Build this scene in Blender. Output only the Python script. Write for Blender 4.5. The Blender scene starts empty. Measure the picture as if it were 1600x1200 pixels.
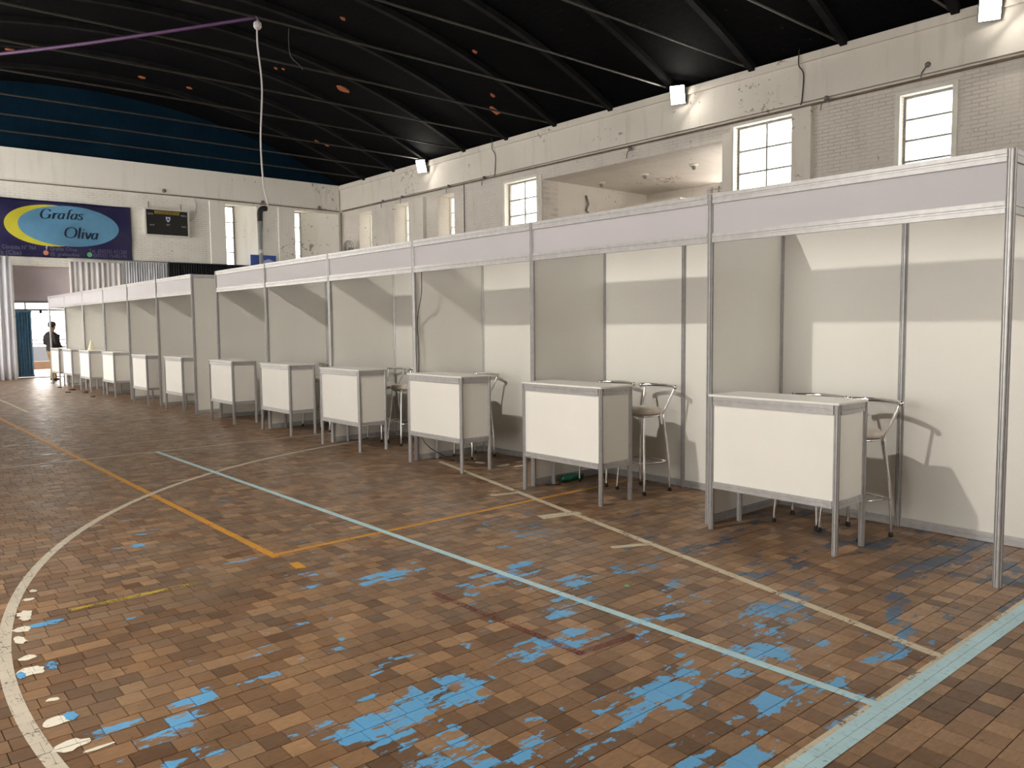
import bpy, bmesh, math, random
import numpy as np
from mathutils import Vector, Matrix
random.seed(7)
rng = np.random.default_rng(11)
scene = bpy.context.scene
COL = scene.collection

# ------------------------------------------------------------------ camera
CAM = np.array([-1.6052, 5.075, 1.5455])
YAW, PITCH, ROLL, FOC = -0.7093, -0.0742, -0.0096, 1243.93      # FOC in pixels of a 1600x1200 frame
_fw = np.array([math.cos(PITCH) * math.cos(YAW), math.cos(PITCH) * math.sin(YAW), math.sin(PITCH)])
_r = np.array([math.sin(YAW), -math.cos(YAW), 0.0])
_u = np.cross(_r, _fw)
_r2 = _r * math.cos(ROLL) + _u * math.sin(ROLL)
_u2 = -_r * math.sin(ROLL) + _u * math.cos(ROLL)
cam_data = bpy.data.cameras.new('camera')
cam = bpy.data.objects.new('camera', cam_data)
COL.objects.link(cam)
cam_data.sensor_fit = 'HORIZONTAL'
cam_data.sensor_width = 36.0
cam_data.lens = FOC / 1600.0 * 36.0
cam_data.clip_start = 0.05
cam_data.clip_end = 400
m = Matrix.Identity(4)
for i in range(3):
    m[i][0] = _r2[i]; m[i][1] = _u2[i]; m[i][2] = -_fw[i]; m[i][3] = CAM[i]
cam.matrix_world = m
scene.camera = cam

# ------------------------------------------------------------------ world and exposure
scene.view_settings.view_transform = 'Standard'
scene.view_settings.look = 'None'
scene.view_settings.exposure = 0.0
scene.view_settings.gamma = 1.0
scene.view_settings.use_curve_mapping = False
SKY = 10.4
world = bpy.data.worlds.new('sky')
scene.world = world
world.use_nodes = True
bgn = world.node_tree.nodes['Background']
bgn.inputs[0].default_value = (1.0, 0.95, 0.875, 1)
bgn.inputs[1].default_value = SKY
scene.cycles.max_bounces = 8
scene.cycles.diffuse_bounces = 5
scene.cycles.glossy_bounces = 3
scene.cycles.transparent_max_bounces = 12
scene.cycles.caustics_reflective = False
scene.cycles.caustics_refractive = False
scene.cycles.sample_clamp_indirect = 8.0

def pixel_ray(x, y):
    return _fw + (x - 800) / FOC * _r2 + (600 - y) / FOC * _u2
def on_floor(x, y, z=0.0):
    d = pixel_ray(x, y); return CAM + d * ((z - CAM[2]) / d[2])
def on_far_wall(x, y, X):
    d = pixel_ray(x, y); return CAM + d * ((X - CAM[0]) / d[0])

# ------------------------------------------------------------------ hall dimensions (metres)
XF, XB = 27.5, -3.2            # far wall, wall behind the camera
YR, YL = -10.95, 7.35          # right wall, left wall
ZW = 7.15                      # top of the walls
YC, RV = -1.8, 20.5            # vault axis and radius
ZC = 9.3 - RV
TW = 0.6                       # wall thickness
GX, GY = 12.9, 0.1             # second row of booths
def vault_z(y): return ZC + math.sqrt(RV * RV - (y - YC) ** 2)

# ------------------------------------------------------------------ materials
MATS = {}
def new_mat(name):
    mt = bpy.data.materials.new(name); mt.use_nodes = True
    nt = mt.node_tree; b = nt.nodes['Principled BSDF']
    MATS[name] = mt
    return mt, nt, b
def simple(name, col, rough=0.5, metal=0.0, noise=0.0, scale=6.0, bump=0.0, emit=None, strength=0.0, spec=None):
    mt, nt, b = new_mat(name)
    b.inputs['Base Color'].default_value = (*col, 1)
    b.inputs['Roughness'].default_value = rough
    b.inputs['Metallic'].default_value = metal
    if spec is not None: b.inputs['Specular IOR Level'].default_value = spec
    if emit:
        b.inputs['Emission Color'].default_value = (*emit, 1); b.inputs['Emission Strength'].default_value = strength
    if noise or bump:
        tc = nt.nodes.new('ShaderNodeTexCoord')
        n = nt.nodes.new('ShaderNodeTexNoise'); n.inputs['Scale'].default_value = scale; n.inputs['Detail'].default_value = 5
        nt.links.new(tc.outputs['Object'], n.inputs['Vector'])
        if noise:
            mr = nt.nodes.new('ShaderNodeMapRange'); mr.inputs[1].default_value = .3; mr.inputs[2].default_value = .7
            mr.inputs[3].default_value = 1 - noise; mr.inputs[4].default_value = 1 + noise * .4
            nt.links.new(n.outputs['Fac'], mr.inputs[0])
            mx = nt.nodes.new('ShaderNodeMix'); mx.data_type = 'RGBA'; mx.blend_type = 'MULTIPLY'; mx.inputs[0].default_value = 1
            mx.inputs[6].default_value = (*col, 1)
            nt.links.new(mr.outputs[0], mx.inputs[7]); nt.links.new(mx.outputs[2], b.inputs['Base Color'])
        if bump:
            bp = nt.nodes.new('ShaderNodeBump'); bp.inputs['Strength'].default_value = bump; bp.inputs['Distance'].default_value = .01
            nt.links.new(n.outputs['Fac'], bp.inputs['Height']); nt.links.new(bp.outputs['Normal'], b.inputs['Normal'])
    return mt

class NG:
    """little helper to write node maths"""
    def __init__(s, nt): s.nt = nt
    def node(s, t, **kw):
        n = s.nt.nodes.new(t)
        for k, v in kw.items(): setattr(n, k, v)
        return n
    def put(s, sock, v):
        if isinstance(v, bpy.types.NodeSocket): s.nt.links.new(v, sock)
        elif v is not None:
            if isinstance(v, (tuple, list)) and len(v) == 3 and sock.type == 'RGBA': v = (*v, 1)
            sock.default_value = v
    def math(s, op, a, b=None, c=None, clamp=False):
        n = s.node('ShaderNodeMath', operation=op, use_clamp=clamp)
        s.put(n.inputs[0], a); s.put(n.inputs[1], b); s.put(n.inputs[2], c)
        return n.outputs[0]
    def noise(s, vec, scale, detail=3, rough=.55, out='Fac'):
        n = s.node('ShaderNodeTexNoise'); s.put(n.inputs['Vector'], vec)
        n.inputs['Scale'].default_value = scale; n.inputs['Detail'].default_value = detail; n.inputs['Roughness'].default_value = rough
        return n.outputs[out]
    def mapr(s, v, a, b, c=0.0, d=1.0, smooth=False):
        n = s.node('ShaderNodeMapRange'); n.interpolation_type = 'SMOOTHSTEP' if smooth else 'LINEAR'
        s.put(n.inputs[0], v)
        for i, q in enumerate((a, b, c, d)): s.put(n.inputs[i + 1], q)
        return n.outputs[0]
    def mix(s, f, a, b, mode='MIX'):
        n = s.node('ShaderNodeMix', data_type='RGBA', blend_type=mode)
        s.put(n.inputs[0], f); s.put(n.inputs[6], a); s.put(n.inputs[7], b)
        return n.outputs[2]
    def ramp(s, f, stops, interp='LINEAR'):
        n = s.node('ShaderNodeValToRGB'); cr = n.color_ramp; cr.interpolation = interp
        while len(cr.elements) < len(stops): cr.elements.new(.5)
        for e, (p, c) in zip(cr.elements, stops): e.position = p; e.color = (*c, 1)
        s.put(n.inputs[0], f); return n.outputs[0]
    def mapping(s, vec, scale=(1, 1, 1), rot=(0, 0, 0), loc=(0, 0, 0)):
        n = s.node('ShaderNodeMapping'); s.put(n.inputs[0], vec)
        n.inputs['Scale'].default_value = scale; n.inputs['Rotation'].default_value = rot; n.inputs['Location'].default_value = loc
        return n.outputs[0]
    def bump(s, h, strength, dist, b, normal=None):
        n = s.node('ShaderNodeBump'); n.inputs['Strength'].default_value = strength; n.inputs['Distance'].default_value = dist
        s.put(n.inputs['Height'], h)
        if normal is not None: s.put(n.inputs['Normal'], normal)
        s.nt.links.new(n.outputs[0], b.inputs['Normal']); return n.outputs[0]

def wood_material(name, slab=False):
    mt, nt, b = new_mat(name); g = NG(nt)
    geo = g.node('ShaderNodeNewGeometry'); pos = geo.outputs['Position']
    sep = g.node('ShaderNodeSeparateXYZ'); g.put(sep.inputs[0], pos)
    X, Y = sep.outputs[0], sep.outputs[1]
    if slab:
        br = g.node('ShaderNodeTexBrick'); br.offset = .5; br.squash = 1
        g.put(br.inputs['Vector'], g.mapping(pos, rot=(0, 0, math.pi / 2)))
        br.inputs['Scale'].default_value = 1; br.inputs['Brick Width'].default_value = .1; br.inputs['Row Height'].default_value = .104
        br.inputs['Mortar Size'].default_value = .002; br.inputs['Bias'].default_value = 0
        br.inputs['Color1'].default_value = (0, 0, 0, 1); br.inputs['Color2'].default_value = (1, 1, 1, 1); br.inputs['Mortar'].default_value = (.2, .2, .2, 1)
        rnd = g.math('MULTIPLY', br.outputs['Color'], 1.0)
        wn = g.node('ShaderNodeTexWhiteNoise'); wn.noise_dimensions = '1D'; g.put(wn.inputs['W'], rnd); rnd2 = wn.outputs['Value']
    else:
        oi = g.node('ShaderNodeObjectInfo')
        rnd = g.math('FRACT', g.math('ADD', g.math('MULTIPLY', geo.outputs['Random Per Island'], 7.137), g.math('MULTIPLY', oi.outputs['Random'], 3.71)))
        rnd2 = g.math('FRACT', g.math('MULTIPLY', rnd, 17.31))
    big = g.noise(pos, .9, 3)
    base = g.ramp(g.math('ADD', g.math('MULTIPLY', rnd, .75), g.math('MULTIPLY', big, .3)),
                  [(.05, (.085, .045, .023)), (.25, (.165, .090, .047)), (.6, (.25, .142, .074)), (.85, (.34, .20, .105)), (1, (.46, .285, .155))])
    grain = g.noise(g.mapping(pos, scale=(60, 18, 40)), 1.0, 4)
    base = g.mix(.55, base, g.ramp(grain, [(.3, (.55, .52, .5)), (.7, (1.15, 1.12, 1.1))]), 'MULTIPLY')
    spots = g.noise(pos, 34, 3)
    base = g.mix(g.mapr(spots, .66, .74), base, (.03, .02, .014))
    dirt = g.noise(pos, 2.3, 4)
    base = g.mix(g.mapr(dirt, .52, .75, 0, .45), base, (.06, .045, .035))
    # grey scuffing, stronger away from the free-throw area
    scuff = g.noise(g.mapping(pos, scale=(3, .8, 1)), 1.6, 4)
    base = g.mix(g.math('MULTIPLY', g.mapr(scuff, .42, .72, 0, .5), g.mapr(X, 0, 4, .35, 1.4)), base, (.16, .128, .10))
    # remains of bright blue court paint, kept block by block
    st = g.mapping(pos, scale=(1.25, .5, 1))
    n1 = g.noise(st, 2.6, 2, .5)
    n2 = g.noise(g.mapping(pos, scale=(15, 5, 1)), 1.0, 4, .62)
    n3 = g.noise(g.mapping(pos, scale=(55, 22, 1)), 1.0, 3, .6)
    val = g.math('ADD', g.math('ADD', g.math('MULTIPLY', n1, 1.15), g.math('MULTIPLY', n2, .75)), g.math('ADD', g.math('MULTIPLY', rnd2, .17), g.math('MULTIPLY', n3, .18)))
    lane_x = g.math('MULTIPLY', g.mapr(X, -.20, -.17), g.mapr(X, 3.0, 7.0, 1, 0))
    # a big worn lane: densest between the light blue line and the arc
    dens = g.math('ADD', g.mapr(X, 2.4, .2, 0, .11), g.mapr(Y, 4.5, 3.2, -.10, .0))
    dens = g.math('SUBTRACT', dens, g.mapr(X, 2.2, 5.5, 0, .16))
    mask = g.mapr(g.math('ADD', val, dens), 1.305, 1.33)
    mask = g.math('MULTIPLY', mask, g.math('GREATER_THAN', lane_x, .02))
    mask = g.math('MULTIPLY', mask, g.mapr(Y, 4.42, 4.38))
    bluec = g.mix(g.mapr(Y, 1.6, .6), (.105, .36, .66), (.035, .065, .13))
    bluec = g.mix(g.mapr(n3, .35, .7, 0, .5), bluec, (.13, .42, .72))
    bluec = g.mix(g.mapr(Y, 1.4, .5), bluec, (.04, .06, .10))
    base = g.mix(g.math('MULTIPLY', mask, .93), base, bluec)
    if slab:
        base = g.mix(br.outputs['Fac'], base, (.022, .016, .012))
    g.put(b.inputs['Base Color'], base)
    rn = g.noise(pos, 5, 4)
    g.put(b.inputs['Roughness'], g.math('ADD', g.mapr(rn, .3, .7, .30, .48), g.math('MULTIPLY', rnd2, .08)))
    b.inputs['Specular IOR Level'].default_value = .5
    h = g.math('ADD', g.math('MULTIPLY', grain, .5), g.math('MULTIPLY', g.noise(pos, 14, 3), .9))
    g.bump(h, .35, .004, b)
    return mt

def wall_material(name, axis, brick=True, base=(.83, .81, .765), stain=1.0):
    """white limewash over brick; axis = the horizontal axis that runs along the wall"""
    mt, nt, b = new_mat(name); g = NG(nt)
    geo = g.node('ShaderNodeNewGeometry'); pos = geo.outputs['Position']
    sep = g.node('ShaderNodeSeparateXYZ'); g.put(sep.inputs[0], pos)
    cmb = g.node('ShaderNodeCombineXYZ')
    g.put(cmb.inputs[0], sep.outputs[axis]); g.put(cmb.inputs[1], sep.outputs[2]); g.put(cmb.inputs[2], sep.outputs[1 - axis])
    v = cmb.outputs[0]
    col = g.mix(g.mapr(g.noise(v, .8, 4), .35, .75, 0, .6 * stain), base, tuple(q * .86 for q in base))
    streak = g.noise(g.mapping(v, scale=(5, .5, 1)), 1, 5)
    col = g.mix(g.mapr(streak, .55, .8, 0, .5 * stain), col, (.50, .45, .39))
    fine = g.noise(v, 7, 5, .65)
    chips = g.mapr(g.math('ADD', g.math('MULTIPLY', fine, .7), g.math('MULTIPLY', g.noise(v, .55, 2), .55)), .765, .80)
    col = g.mix(g.math('MULTIPLY', chips, .75), col, (.26, .19, .14))
    if brick:
        br = g.node('ShaderNodeTexBrick'); g.put(br.inputs['Vector'], v)
        br.inputs['Scale'].default_value = 1; br.inputs['Brick Width'].default_value = .26; br.inputs['Row Height'].default_value = .075
        br.inputs['Mortar Size'].default_value = .011; br.inputs['Mortar Smooth'].default_value = .4
        worn = g.math('MULTIPLY', br.outputs['Fac'], g.mapr(g.noise(v, 1.7, 3), .42, .62))
        col = g.mix(g.math('MULTIPLY', worn, .32), col, (.33, .27, .22))
        h = g.math('ADD', g.math('MULTIPLY', br.outputs['Fac'], -1), g.math('MULTIPLY', fine, .8))
        g.bump(h, .6, .012, b)
    else:
        g.bump(fine, .3, .01, b)
    g.put(b.inputs['Base Color'], col); b.inputs['Roughness'].default_value = .85; b.inputs['Specular IOR Level'].default_value = .25
    return mt

def vault_material(name, base, joint, axis_len=(.34, .17)):
    mt, nt, b = new_mat(name); g = NG(nt)
    geo = g.node('ShaderNodeNewGeometry'); pos = geo.outputs['Position']
    br = g.node('ShaderNodeTexBrick'); g.put(br.inputs['Vector'], pos)
    br.inputs['Scale'].default_value = 1; br.inputs['Brick Width'].default_value = axis_len[0]; br.inputs['Row Height'].default_value = axis_len[1]
    br.inputs['Mortar Size'].default_value = .008; br.inputs['Mortar Smooth'].default_value = .3
    n = g.noise(pos, .7, 4); f = g.noise(pos, 6, 4)
    col = g.mix(g.mapr(n, .4, .7, 0, .6), base, tuple(c * 1.9 for c in base))
    col = g.mix(g.math('MULTIPLY', br.outputs['Fac'], g.mapr(n, .45, .65, .1, .7)), col, joint)
    col = g.mix(g.mapr(f, .68, .75, 0, .35), col, (.05, .05, .052))
    g.put(b.inputs['Base Color'], col); b.inputs['Roughness'].default_value = .85; b.inputs['Specular IOR Level'].default_value = .06
    g.bump(g.math('ADD', g.math('MULTIPLY', br.outputs['Fac'], -1), f), .5, .01, b)
    return mt

def paint_material(name, col, wear=.56, soft=.06, scale=9):
    mt, nt, b = new_mat(name); g = NG(nt)
    geo = g.node('ShaderNodeNewGeometry'); pos = geo.outputs['Position']
    c = g.mix(g.mapr(g.noise(pos, 5, 4), .35, .7, 0, .5), col, tuple(q * .72 for q in col))
    c = g.mix(g.mapr(g.noise(pos, 40, 3), .6, .72, 0, .5), c, (.12, .09, .06))
    g.put(b.inputs['Base Color'], c); b.inputs['Roughness'].default_value = .5
    w = g.math('ADD', g.math('MULTIPLY', g.noise(g.mapping(pos, scale=(1, .7, 1)), scale, 5, .65), .6), g.math('MULTIPLY', g.noise(pos, 60, 3), .4))
    g.put(b.inputs['Alpha'], g.mapr(w, wear, wear + soft, 1, 0))
    return mt

def glass_material(name, tint=(.94, .945, .94)):
    mt = bpy.data.materials.new(name); mt.use_nodes = True; nt = mt.node_tree; nt.nodes.clear(); g = NG(nt)
    out = g.node('ShaderNodeOutputMaterial'); tr = g.node('ShaderNodeBsdfTransparent'); gl = g.node('ShaderNodeBsdfGlossy')
    tr.inputs[0].default_value = (*tint, 1); gl.inputs['Roughness'].default_value = .05
    mx = g.node('ShaderNodeMixShader'); mx.inputs[0].default_value = .05
    nt.links.new(tr.outputs[0], mx.inputs[1]); nt.links.new(gl.outputs[0], mx.inputs[2])
    nt.links.new(mx.outputs[0], out.inputs[0]); MATS[name] = mt; return mt

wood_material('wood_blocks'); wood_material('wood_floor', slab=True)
wall_material('brick_x', 0, base=(.74, .695, .65)); wall_material('brick_y', 1, base=(.92, .90, .85), stain=.45)
wall_material('plaster_x', 0, brick=False, base=(.78, .735, .68)); wall_material('plaster_y', 1, brick=False, base=(.92, .90, .85), stain=.45)
vault_material('vault_black', (.0024, .0024, .003), (.007, .007, .0078))
vault_material('tympanum_blue', (.0035, .016, .031), (.004, .012, .022), (.3, .09))
simple('rib_dark', (.014, .014, .015), .75, noise=.4, scale=3, spec=.1)
simple('rod_rust', (.04, .034, .028), .6, noise=.5, scale=5)
simple('pipe_rust', (.20, .155, .115), .7, noise=.4, scale=6)
simple('clay', (.42, .13, .045), .9, noise=.4, scale=30)
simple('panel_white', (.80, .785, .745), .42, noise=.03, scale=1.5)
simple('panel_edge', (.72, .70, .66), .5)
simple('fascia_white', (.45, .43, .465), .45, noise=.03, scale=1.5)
simple('counter_white', (.82, .805, .77), .38, noise=.03, scale=2)
simple('aluminium', (.47, .465, .475), .38, .35, noise=.12, scale=25)
simple('steel_dark', (.22, .215, .21), .5, .6, noise=.2, scale=20)
simple('chrome', (.78, .78, .79), .12, 1.0)
simple('seat_vinyl', (.66, .59, .53), .5, noise=.1, scale=20)
simple('rubber', (.012, .012, .012), .6)
simple('pvc_grey', (.30, .31, .33), .45, noise=.1)
simple('cable_white', (.62, .58, .60), .5)
simple('cable_purple', (.10, .04, .125), .5)
simple('cable_black', (.015, .014, .014), .5)
simple('frame_paint', (.30, .31, .30), .55, noise=.25, scale=14)
simple('window_trim', (.80, .78, .72), .6, noise=.1, scale=4)
glass_material('glass'); glass_material('glass_dimmed', (.52, .52, .50))  # second glass is tinted dark to cut the daylight on the deep jambs
simple('lilac_plaster', (.55, .49, .53), .8, noise=.08, scale=2)
simple('door_blue', (.11, .27, .44), .45, noise=.2, scale=8)
simple('curtain_white', (.90, .87, .88), .85, noise=.06, scale=3)
simple('curtain_bluewhite', (.86, .87, .93), .85, noise=.06, scale=3)
def make_translucent(name, col, amount):
    nt = MATS[name].node_tree; g = NG(nt); b = nt.nodes['Principled BSDF']; out = nt.nodes['Material Output']
    tl = g.node('ShaderNodeBsdfTranslucent'); tl.inputs[0].default_value = (*col, 1); mx = g.node('ShaderNodeMixShader'); mx.inputs[0].default_value = amount
    nt.links.new(b.outputs[0], mx.inputs[1]); nt.links.new(tl.outputs[0], mx.inputs[2]); nt.links.new(mx.outputs[0], out.inputs[0])
make_translucent('curtain_white', (.9, .88, .9), .12); make_translucent('curtain_bluewhite', (.86, .88, .95), .2)
simple('curtain_black', (.018, .022, .024), .8, noise=.2, scale=5)
simple('banner_navy', (.020, .018, .085), .38, noise=.3, scale=2)
simple('banner_yellow', (.62, .58, .04), .4, noise=.06, scale=3)
simple('banner_sky', (.115, .30, .50), .38, noise=.1, scale=3)
simple('banner_ink', (.006, .016, .045), .4)
simple('banner_grey', (.16, .15, .27), .5)
simple('badge_white', (.75, .77, .85), .5); simple('badge_coral', (.72, .28, .22), .5); simple('badge_green', (.13, .48, .26), .5)
simple('board_black', (.012, .012, .012), .35, noise=.2)
simple('board_frame', (.72, .70, .66), .4)
simple('board_gold', (.33, .25, .035), .45)
simple('board_white', (.66, .66, .68), .5)
simple('poster_blue', (.05, .12, .52), .4, noise=.3, scale=3)
simple('poster_light', (.45, .5, .75), .4)
simple('lamp_body', (.05, .05, .05), .4, .4)
simple('lamp_glow', (1, 1, 1), .4, emit=(1, .93, .80), strength=60)
simple('jacket', (.012, .010, .012), .8, noise=.3, scale=12)
simple('khaki', (.34, .24, .12), .8, noise=.15, scale=12)
simple('skin', (.30, .17, .11), .55)
simple('cap_cloth', (.03, .03, .032), .8)
simple('shoe_dark', (.02, .018, .016), .5)
simple('hair_dark', (.015, .012, .01), .6)
simple('green_plastic', (.008, .13, .075), .35, noise=.3, scale=30)
simple('paper_cream', (.72, .66, .48), .8)
simple('leaf_dark', (.03, .02, .015), .8)
simple('concrete_out', (.34, .31, .28), .9, noise=.1, scale=1)
simple('curb_brick', (.10, .055, .032), .9, noise=.2, scale=4)
simple('fence_out', (.085, .09, .105), .8)
paint_material('paint_orange', (.62, .29, .035), .58)
paint_material('paint_lightblue', (.46, .67, .74), .62)
paint_material('paint_white', (.56, .50, .41), .57)
paint_material('paint_cream', (.60, .52, .38), .56)
paint_material('paint_faint', (.42, .37, .31), .53, .14)
paint_material('paint_red', (.20, .05, .04), .36, .26)
paint_material('paint_yellow', (.50, .36, .04), .47, .1)
paint_material('paint_chip', (.80, .75, .64), .62)
paint_material('paint_chip_blue', (.11, .36, .66), .55)

# ------------------------------------------------------------------ mesh helpers
class MB:
    def __init__(s): s.v = []; s.f = []; s.mi = []
    def add(s, vs, fs, mi=0):
        o = len(s.v); s.v += [tuple(map(float, p)) for p in vs]
        s.f += [tuple(i + o for i in f) for f in fs]; s.mi += [mi] * len(fs); return s
    def box(s, x0, x1, y0, y1, z0, z1, mi=0):
        return s.add([(x0, y0, z0), (x1, y0, z0), (x1, y1, z0), (x0, y1, z0), (x0, y0, z1), (x1, y0, z1), (x1, y1, z1), (x0, y1, z1)],
                     [(3, 2, 1, 0), (4, 5, 6, 7), (0, 1, 5, 4), (1, 2, 6, 5), (2, 3, 7, 6), (3, 0, 4, 7)], mi)
    def bbox(s, x0, x1, y0, y1, z0, z1, c=.004, mi=0):
        """box with chamfered edges"""
        vs = []
        for (ix, iy, iz) in [(0, 0, 0), (1, 0, 0), (1, 1, 0), (0, 1, 0), (0, 0, 1), (1, 0, 1), (1, 1, 1), (0, 1, 1)]:
            X = (x0, x1)[ix]; Y = (y0, y1)[iy]; Z = (z0, z1)[iz]
            dx, dy, dz = (c, -c)[ix], (c, -c)[iy], (c, -c)[iz]
            vs += [(X, Y + dy, Z + dz), (X + dx, Y, Z + dz), (X + dx, Y + dy, Z)]
        def q(a, k): return a * 3 + k
        fs = [(q(3, 2), q(2, 2), q(1, 2), q(0, 2)), (q(4, 2), q(5, 2), q(6, 2), q(7, 2)), (q(0, 1), q(1, 1), q(5, 1), q(4, 1)), (q(2, 1), q(3, 1), q(7, 1), q(6, 1)),
              (q(1, 0), q(2, 0), q(6, 0), q(5, 0)), (q(3, 0), q(0, 0), q(4, 0), q(7, 0))]
        for a, b_ in ((0, 1), (3, 2), (4, 5), (7, 6)): fs.append((q(a, 1), q(b_, 1), q(b_, 2), q(a, 2)))
        for a, b_ in ((0, 3), (1, 2), (4, 7), (5, 6)): fs.append((q(a, 0), q(b_, 0), q(b_, 2), q(a, 2)))
        for a, b_ in ((0, 4), (1, 5), (2, 6), (3, 7)): fs.append((q(a, 0), q(b_, 0), q(b_, 1), q(a, 1)))
        for a in range(8): fs.append((q(a, 0), q(a, 1), q(a, 2)))
        return s.add(vs, fs, mi)
    def prism(s, poly, z0, z1, mi=0):
        n = len(poly)
        vs = [(x, y, z0) for x, y in poly] + [(x, y, z1) for x, y in poly]
        return s.add(vs, [tuple(range(n - 1, -1, -1)), tuple(range(n, 2 * n))] + [(i, (i + 1) % n, n + (i + 1) % n, n + i) for i in range(n)], mi)
    def tube(s, pts, r, n=8, caps=True, mi=0):
        P = [Vector(p) for p in pts]; rs = r if isinstance(r, (list, tuple)) else [r] * len(P)
        t0 = (P[1] - P[0]).normalized()
        up = Vector((0, 0, 1)) if abs(t0.z) < .9 else Vector((1, 0, 0))
        a = t0.cross(up).normalized(); vs = []; fs = []
        for i, p in enumerate(P):
            t = (P[min(i + 1, len(P) - 1)] - P[max(i - 1, 0)]).normalized()
            a = (a - t * a.dot(t)).normalized(); b_ = t.cross(a)
            for k in range(n):
                an = 2 * math.pi * k / n; vs.append(p + (a * math.cos(an) + b_ * math.sin(an)) * rs[i])
        for i in range(len(P) - 1):
            for k in range(n): fs.append((i * n + k, i * n + (k + 1) % n, (i + 1) * n + (k + 1) % n, (i + 1) * n + k))
        if caps: fs += [tuple(range(n - 1, -1, -1)), tuple((len(P) - 1) * n + k for k in range(n))]
        return s.add(vs, fs, mi)
    def lathe(s, prof, n=20, c=(0, 0, 0), mi=0):
        vs = []; fs = []
        for r, z in prof:
            for k in range(n): vs.append((c[0] + r * math.cos(2 * math.pi * k / n), c[1] + r * math.sin(2 * math.pi * k / n), c[2] + z))
        for i in range(len(prof) - 1):
            for k in range(n): fs.append((i * n + k, i * n + (k + 1) % n, (i + 1) * n + (k + 1) % n, (i + 1) * n + k))
        fs += [tuple(range(n - 1, -1, -1)), tuple((len(prof) - 1) * n + k for k in range(n))]
        return s.add(vs, fs, mi)
    def mesh(s, name, mats, smooth=False):
        me = bpy.data.meshes.new(name); me.from_pydata(s.v, [], s.f)
        for mname in ([mats] if isinstance(mats, str) else mats): me.materials.append(MATS[mname])
        if any(s.mi): me.polygons.foreach_set('material_index', s.mi)
        if smooth: me.polygons.foreach_set('use_smooth', [True] * len(me.polygons))
        me.update(); return me
    def build(s, name, mats, parent=None, smooth=False):
        return link(name, s.mesh(name, mats, smooth), parent)
def link(name, me, parent=None, loc=None, rz=0.0):
    o = bpy.data.objects.new(name, me); COL.objects.link(o)
    if parent is not None: o.parent = parent
    if loc is not None: o.location = loc
    if rz: o.rotation_euler[2] = rz
    return o
def tag(o, label=None, cat=None, group=None, kind=None):
    if label: o['label'] = label
    if cat: o['category'] = cat
    if group: o['group'] = group
    if kind: o['kind'] = kind
    return o
def thing(name, label, cat, loc=(0, 0, 0), rz=0.0, group=None):
    o = link(name, None, None, loc, rz); o.empty_display_size = .1
    return tag(o, label, cat, group)
def smooth_path(pts, n=6):
    P = [Vector(p) for p in pts]; out = []
    for i in range(len(P) - 1):
        p0 = P[max(i - 1, 0)]; p1 = P[i]; p2 = P[i + 1]; p3 = P[min(i + 2, len(P) - 1)]
        for k in range(n):
            t = k / n
            out.append(.5 * ((2 * p1) + (p2 - p0) * t + (2 * p0 - 5 * p1 + 4 * p2 - p3) * t * t + (-p0 + 3 * p1 - 3 * p2 + p3) * t ** 3))
    out.append(P[-1]); return out

# ------------------------------------------------------------------ floor
BX0, BX1 = XB + .05, 14.2                       # area laid block by block (beyond it the blocks are too small to tell apart)
BY0, BY1 = -1.6, 6.4
slab = MB().box(XB - TW, XF + 1.2, YR - TW, YL + TW, -.16, -.014)
slab.box(BX1, XF + 1.2, YR, YL, -.02, 0.0); slab.box(XB, BX1, YR, BY0, -.02, 0.0); slab.box(XB, BX1, BY1, YL, -.02, 0.0)
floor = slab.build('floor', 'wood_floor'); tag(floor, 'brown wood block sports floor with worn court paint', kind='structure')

rows = []; x = BX0; k = 0
blocks = []                                      # x0, x1, y0, y1
while x < BX1 - .05:
    pitch = .104
    gap = .0010 if k % 23 else .004
    x1 = min(x + pitch, BX1)
    off = (.05 if k % 2 else 0) + rng.uniform(-.012, .012)
    y = BY0 - off
    while y < BY1:
        ln = (.1 if rng.random() < .86 else .15) + rng.uniform(-.006, .006)
        y1 = min(y + ln, BY1)
        if y1 > BY0 + .01 and y1 - max(y, BY0) > .012: blocks.append((x + gap, x1 - .0008, max(y, BY0) + .0008, y1 - .0008))
        y += ln
    x = x1; k += 1
blocks = np.array(blocks)
bc = np.stack([(blocks[:, 0] + blocks[:, 1]) / 2, (blocks[:, 2] + blocks[:, 3]) / 2, np.zeros(len(blocks))], -1)
d = bc - CAM
zc = d @ _fw; px = 800 + FOC * (d @ _r2) / np.maximum(zc, .01); py = 600 - FOC * (d @ _u2) / np.maximum(zc, .01)
seen = (zc > .3) & (px > 4) & (px < 1596) & (py < 1196)
dist = np.linalg.norm(d, axis=1); dist[~seen] = 1e9
near = set(np.argsort(dist)[:300].tolist())
sel = np.array([i for i in range(len(blocks)) if i not in near])
def block_verts(bk, tilt):
    x0, x1, y0, y1 = bk; c = .0014
    return [(x0, y0, -.012), (x1, y0, -.012), (x1, y1, -.012), (x0, y1, -.012),
            (x0 + c, y0 + c, tilt[0]), (x1 - c, y0 + c, tilt[1]), (x1 - c, y1 - c, tilt[2]), (x0 + c, y1 - c, tilt[3])]
BF = [(4, 5, 6, 7), (0, 1, 5, 4), (1, 2, 6, 5), (2, 3, 7, 6), (3, 0, 4, 7)]
allv = np.empty((len(sel) * 8, 3)); B = blocks[sel]; c = .0014
T = rng.uniform(-.0006, .0006, (len(sel), 4))
V = allv.reshape(len(sel), 8, 3)
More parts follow.
